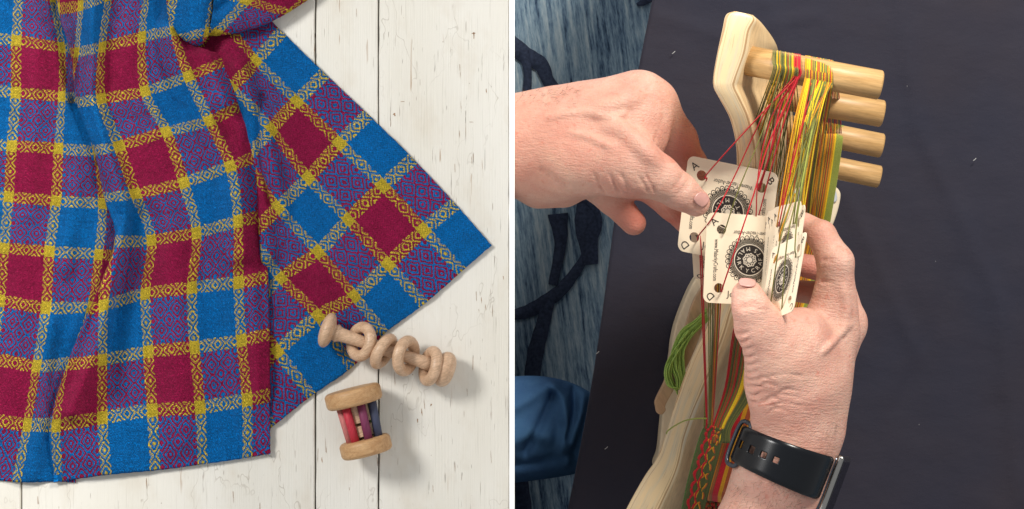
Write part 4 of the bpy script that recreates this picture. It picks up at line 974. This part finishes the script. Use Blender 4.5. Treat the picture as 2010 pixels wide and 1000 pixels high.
# right hand
F2 = Field(P(1380, 1080, .16), (P(1730, 1080, .2)[0], P(1000, 395, .2)[1], .42), 0.00115, 1.45)
lo2 = (P(1380, 1080, .36)[0], P(0, 1090, .2)[1], .17); F2 = Field(lo2, (P(1725, 0, .15)[0], P(0, 395, .3)[1] + .01, .425), 0.00115, 1.4)
for a, b, k in [((1490, 1060, .30, 100), (1535, 930, .305, 82), .02), ((1535, 930, .305, 82), (1568, 835, .31, 80), .02), ((1568, 835, .31, 80), (1566, 745, .32, 92), .02),
                ((1545, 745, .325, 76), (1530, 680, .335, 62), .02), ((1590, 745, .31, 74), (1628, 650, .305, 56), .02), ((1600, 740, .30, 62), (1648, 645, .28, 50), .015),
                ((1530, 700, .34, 60), (1490, 640, .350, 46), .015), ((1490, 640, .350, 45), (1474, 604, .356, 34), .008), ((1474, 604, .356, 35), (1467, 581, .350, 32), .006),
                ((1565, 665, .33, 60), (1530, 655, .335, 40), .02), ((1628, 650, .305, 50), (1636, 585, .308, 38), .012)]: cap(F2, a, b, k)
for a, b, k in [((1640, 600, .305, 40), (1640, 515, .312, 35), .008), ((1640, 515, .312, 35), (1612, 462, .300, 28), .004), ((1612, 462, .300, 28), (1578, 440, .280, 23), .004),
                ((1658, 628, .275, 40), (1640, 540, .245, 30), .010), ((1640, 535, .245, 27), (1550, 515, .235, 21), .004),
                ((1650, 640, .255, 36), (1620, 580, .225, 27), .008), ((1620, 578, .222, 25), (1535, 568, .215, 20), .004)]: cap(F2, a, b, k, 1.05)
vein(F2, [(1612, 692), (1634, 672), (1652, 650), (1668, 636)], .0016, .0014, .004)
vein(F2, [(1652, 650), (1660, 606), (1654, 566)], .0020, .0021, .005)
for i in range(10): crease(F2, [(1441 + i * 3.4, 655 + i * 15), (1454 + i * 3.4, 658 + i * 15), (1472 + i * 3.6, 652 + i * 15)], .0004, .0002, .0025)
for i in range(9):
    x0 = rng.uniform(1480, 1530); x1 = x0 + rng.uniform(25, 75); y0 = 735 + i * 8.5 + rng.uniform(-3, 3); crease(F2, [(x0, y0 + 5), ((x0 + x1) / 2, y0 - 2), (x1, y0 + 4)], .00018, .0002, .002)
crease(F2, [(1606, 520), (1618, 512), (1632, 512)], .0010); crease(F2, [(1600, 562), (1616, 552), (1634, 552)], .0010)
for dy in (0, 6, 13): crease(F2, [(1632, 474 + dy), (1650, 482 + dy), (1662, 496 + dy)], .0007)
crease(F2, [(1452, 600), (1474, 594), (1494, 602)], .0007); crease(F2, [(1452, 607), (1474, 601), (1496, 609)], .0007)
V2, Q2 = nets(F2); V2 = relax(V2, Q2, 3); hx, hy = inv(V2)
mark = np.exp(-((hx - 1570) / 50) ** 2 - ((hy - 545) / 60) ** 2) * np.where(V2[:, 2] < .30, .8, .1) + 0.35 * np.exp(-((hx - 1600) / 35) ** 2 - ((hy - 450) / 30) ** 2) + .18 * np.exp(-((hx - 1540) / 70) ** 2 - ((hy - 800) / 60) ** 2)
mark += 0.10 * np.exp(-((hx - 1470) / 25) ** 2 - ((hy - 565) / 20) ** 2)
for (x0, y0, x1, y1) in [(1488, 792, 1502, 788), (1489, 797, 1519, 792)]: mark += .55 * np.exp(-(seg_d(hx, hy, [(x0, y0), (x1, y1)]) / 1.3) ** 2)
mk('right_hand', V2, Q2, M_skin, pe, attr=np.clip(mark, 0, .8)).name = 'hand'
nail(V2, 1467, 555, 0.10, -1, 8, 17, 0.0006, pe)
# fine arm hairs
hairs = []
def hair(x, y, z, ang, L, cur):
    p = [P(x, y, z)]; a = ang
    for k in range(5): a += cur; x += L / 5 * math.cos(a); y += L / 5 * math.sin(a); p.append(P(x, y, z + 0.001 * (k + 1)))
    hairs.append(tube(np.array(p), np.linspace(0.00011, 0.00004, 6), 3))
def surf(V, x, y):
    z = .33
    for _ in range(2): p = P(x, y, z); z = topz(V, p[0], p[1])
    return z
for k in range(60):
    x = rng.uniform(1012, 1140); y = 181 - (x - 1012) * 0.09 + abs(rng.normal(0, 16)); hair(x, y, surf(V1, x, y) - .0005, rng.uniform(-.9, .1), rng.uniform(6, 17), rng.uniform(-.25, .25))
for k in range(110):
    y = rng.uniform(940, 1000); x = rng.uniform(1430 - (y - 940) * .5, 1590); hair(x, y, surf(V2, x, y) - .0004, rng.uniform(1.6, 3.0), rng.uniform(7, 18), rng.uniform(-.2, .2))
for k in range(60):
    y = rng.uniform(780, 920); x = 1650 - (y - 780) * .07 - abs(rng.normal(0, 18)); hair(x, y, surf(V2, x, y) - .0004, rng.uniform(-.4, 1.2), rng.uniform(5, 12), rng.uniform(-.25, .25))
v, f, _ = join(hairs); tag(mk('arm_hair', v, f, simple('hair', (0.20, 0.12, 0.08), 0.6, bump=0), pe), kind='stuff')
# denim knee
t = NT('denim', 0.85, 0.2); n1 = t.noise(t.pos((900, 500, 900), (0, 0, .6)), 1.0, 3, .6); n2 = t.noise(t.pos(), 12, 4, .6)
c = t.mix(t.ramp(n2, [(0.35, 0), (0.7, 1)]), (0.03, 0.10, 0.25), (0.07, 0.20, 0.40)); c = t.mix(t.M('MULTIPLY', n1, .35), c, (0.15, 0.26, 0.42)); t.base(c)
b1 = t.bump(n1, 0.4, 0.0006); t.bump(t.noise(t.pos((1, 1, 1)), 26, 3, .55, .5), 0.5, 0.006, b1); M_denim = t.m
zk = -.22
nK = 90; mK = 90; X = np.zeros((nK, mK, 3))
topY = lambda x: 738 + 0 * x + ((x - 1040) / 95.0) ** 2 * 16 * (1 if x > 1040 else .6); botY = lambda x: 948 - (x - 1010) * .13
kf = [([(1078, 742), (1104, 775), (1112, 830), (1100, 880)], .016, 11), ([(1010, 790), (1045, 770), (1085, 745)], .010, 14), ([(1030, 880), (1062, 820), (1085, 770)], -.010, 8),
      ([(1148, 758), (1138, 800), (1122, 850), (1110, 900)], .010, 9), ([(1125, 760), (1126, 800), (1112, 850)], -.010, 7), ([(1000, 860), (1040, 840), (1075, 850)], .010, 15), ([(1010, 905), (1060, 900), (1120, 880)], -.008, 10)]
for i in range(nK):
    x = 985 + (1215 - 985) * i / (nK - 1); kq = min(1, max(0.12, math.sqrt(max(0, 1 - ((x - 985) / 232.0) ** 6))))
    yc = (topY(x) + botY(x)) / 2; ry = (botY(x) - topY(x)) / 2 * kq
    for j in range(mK):
        a = 2 * math.pi * j / mK; y_ = yc - ry * math.cos(a); zz_ = PX(ry, zk) * math.sin(a) * .8
        if math.sin(a) > 0: zz_ += sum(h_ * math.exp(-(float(seg_d(np.array(x), np.array(y_), pl)) / w__) ** 2) for pl, h_, w__ in kf) * min(1, math.sin(a) * 2)
        X[i, j] = P(x, y_, zk) + [0, 0, zz_]
XK = np.concatenate([X, X[:, :1]], 1); XK[:, :, 0] = np.maximum(XK[:, :, 0], XR * .2)
v, f = gridmesh(XK); mk('trouser_leg', v, f, M_denim, pe)
# ---------------------------------------------------------------- WATCH
wa = thing('wristwatch', P(1545, 920, .32), 'wristwatch with black rubber strap and silver-rimmed case on the right wrist', 'watch')
M_rub = simple('black_rubber', (0.004, 0.005, 0.007), 0.24, 0.32, var=0.1, nscale=200, bump=0.02)
M_steel = simple('brushed_steel', (0.42, 0.40, 0.37), 0.25, 0.5, metal=1.0, var=0.08); M_darkm = simple('dark_steel', (0.08, 0.09, 0.11), 0.3, 0.5, metal=0.8)
M_glass = simple('black_glass', (0.006, 0.006, 0.008), 0.08, 0.6, bump=0)
zc = .305; C0 = P(1534, 903, zc); e1 = np.array([.925, -.36, 0]); e1 /= np.linalg.norm(e1); e2 = np.array([-e1[1], e1[0], 0])   # e1 across the wrist (image right-down), e2 up the arm
aR = PX(89, zc); bR = 0.0395; hw = PX(41, zc)
nu = 150; nvv = 33; X = np.zeros((nu, nvv, 3)); U_ = np.zeros((nu, nvv, 2))
for i in range(nu):
    th_ = math.radians(186 - 192 * i / (nu - 1))
    for j in range(nvv):
        q = j / (nvv - 1) * 2 - 1; ww = hw * (0.93 + 0.10 * math.cos(th_ / 1.0) * 1)
        edge = 1 - 0.0 * q; lift = -0.0012 * max(0, abs(q) - .88) / .12
        rr = 1 + lift / aR
        X[i, j] = C0 + e1 * aR * math.cos(th_) * rr + np.array([0, 0, (bR + lift) * math.sin(th_)]) + e2 * (q * ww); U_[i, j] = (aR * math.cos(th_), q * ww)
V_, Fq = gridmesh(X); keep = []
cenA = [-0.0385, -0.0345, -0.0285, -0.0205, -0.0115]
for fq in Fq:
    i0 = fq[0] // nvv; j0 = fq[0] % nvv; s_ = U_[i0, j0, 0]; tt = U_[i0, j0, 1]
    hole = any(abs(s_ - c_) < (0.0017 if k > 1 else .0010) and abs(tt) < 0.0027 for k, c_ in enumerate(cenA))
    if not hole: keep.append(tuple(fq[::-1]))
so = mk('strap', V_, keep, M_rub, wa); solid(so, 0.0024, -1); bevel(so, 0.0004, 1)
bk = []
for sgn in (1,):
    path = []
    for k in range(41):
        a = 2 * math.pi * k / 40; r_ = 1 / (abs(math.cos(a)) ** 4 + abs(math.sin(a)) ** 4) ** .25
        path.append(C0 - e1 * (aR + .0015) * .985 + e2 * (r_ * math.cos(a) * (hw + .0015)) + np.array([0, 0, 0.004 + r_ * math.sin(a) * .007]) + e1 * (0.004 * math.sin(a) * r_))
    bk.append(tube(np.array(path), 0.0018, 8))
v, f, _ = join(bk); mk('buckle', v, f, M_darkm, wa)
# case: rounded box seen from the side, its glass facing right
def rbox(c, ax, dims, name, mat, bev):
    v, f = box(-.5, .5, -.5, .5, -.5, .5); v = np.array(v) * dims; w_ = c + v[:, :1] * ax[0] + v[:, 1:2] * ax[1] + v[:, 2:] * ax[2]
    o = mk(name, w_, f, mat, wa, smooth=False); bevel(o, bev, 5); return o
cz = .300; nrm = np.array([.905, -.335, .36]); nrm /= np.linalg.norm(nrm); f2 = np.array([.385, .925, 0]); f2 -= nrm * (f2 @ nrm); f2 /= np.linalg.norm(f2); f3 = np.cross(nrm, f2)
Cc = P(1630, 955, cz)
rbox(Cc - nrm * 0.0030, (nrm, f2, f3), (0.010, 0.049, 0.042), 'case', M_darkm, .0030)
rbox(Cc + nrm * 0.0028, (nrm, f2, f3), (0.0050, 0.053, 0.046), 'bezel', M_steel, .0019)
rbox(Cc + nrm * 0.0050, (nrm, f2, f3), (0.0018, 0.046, 0.039), 'display_glass', M_glass, .0014)
rbox(Cc - nrm * 0.0052 + f2 * .0235 + f3 * .012 * (1 if f3[2] > 0 else -1), (nrm, f2, f3), (0.011, 0.006, 0.012), 'lug', M_darkm, .0012)
print('tris approx', sum(len(m.polygons) for m in bpy.data.meshes))
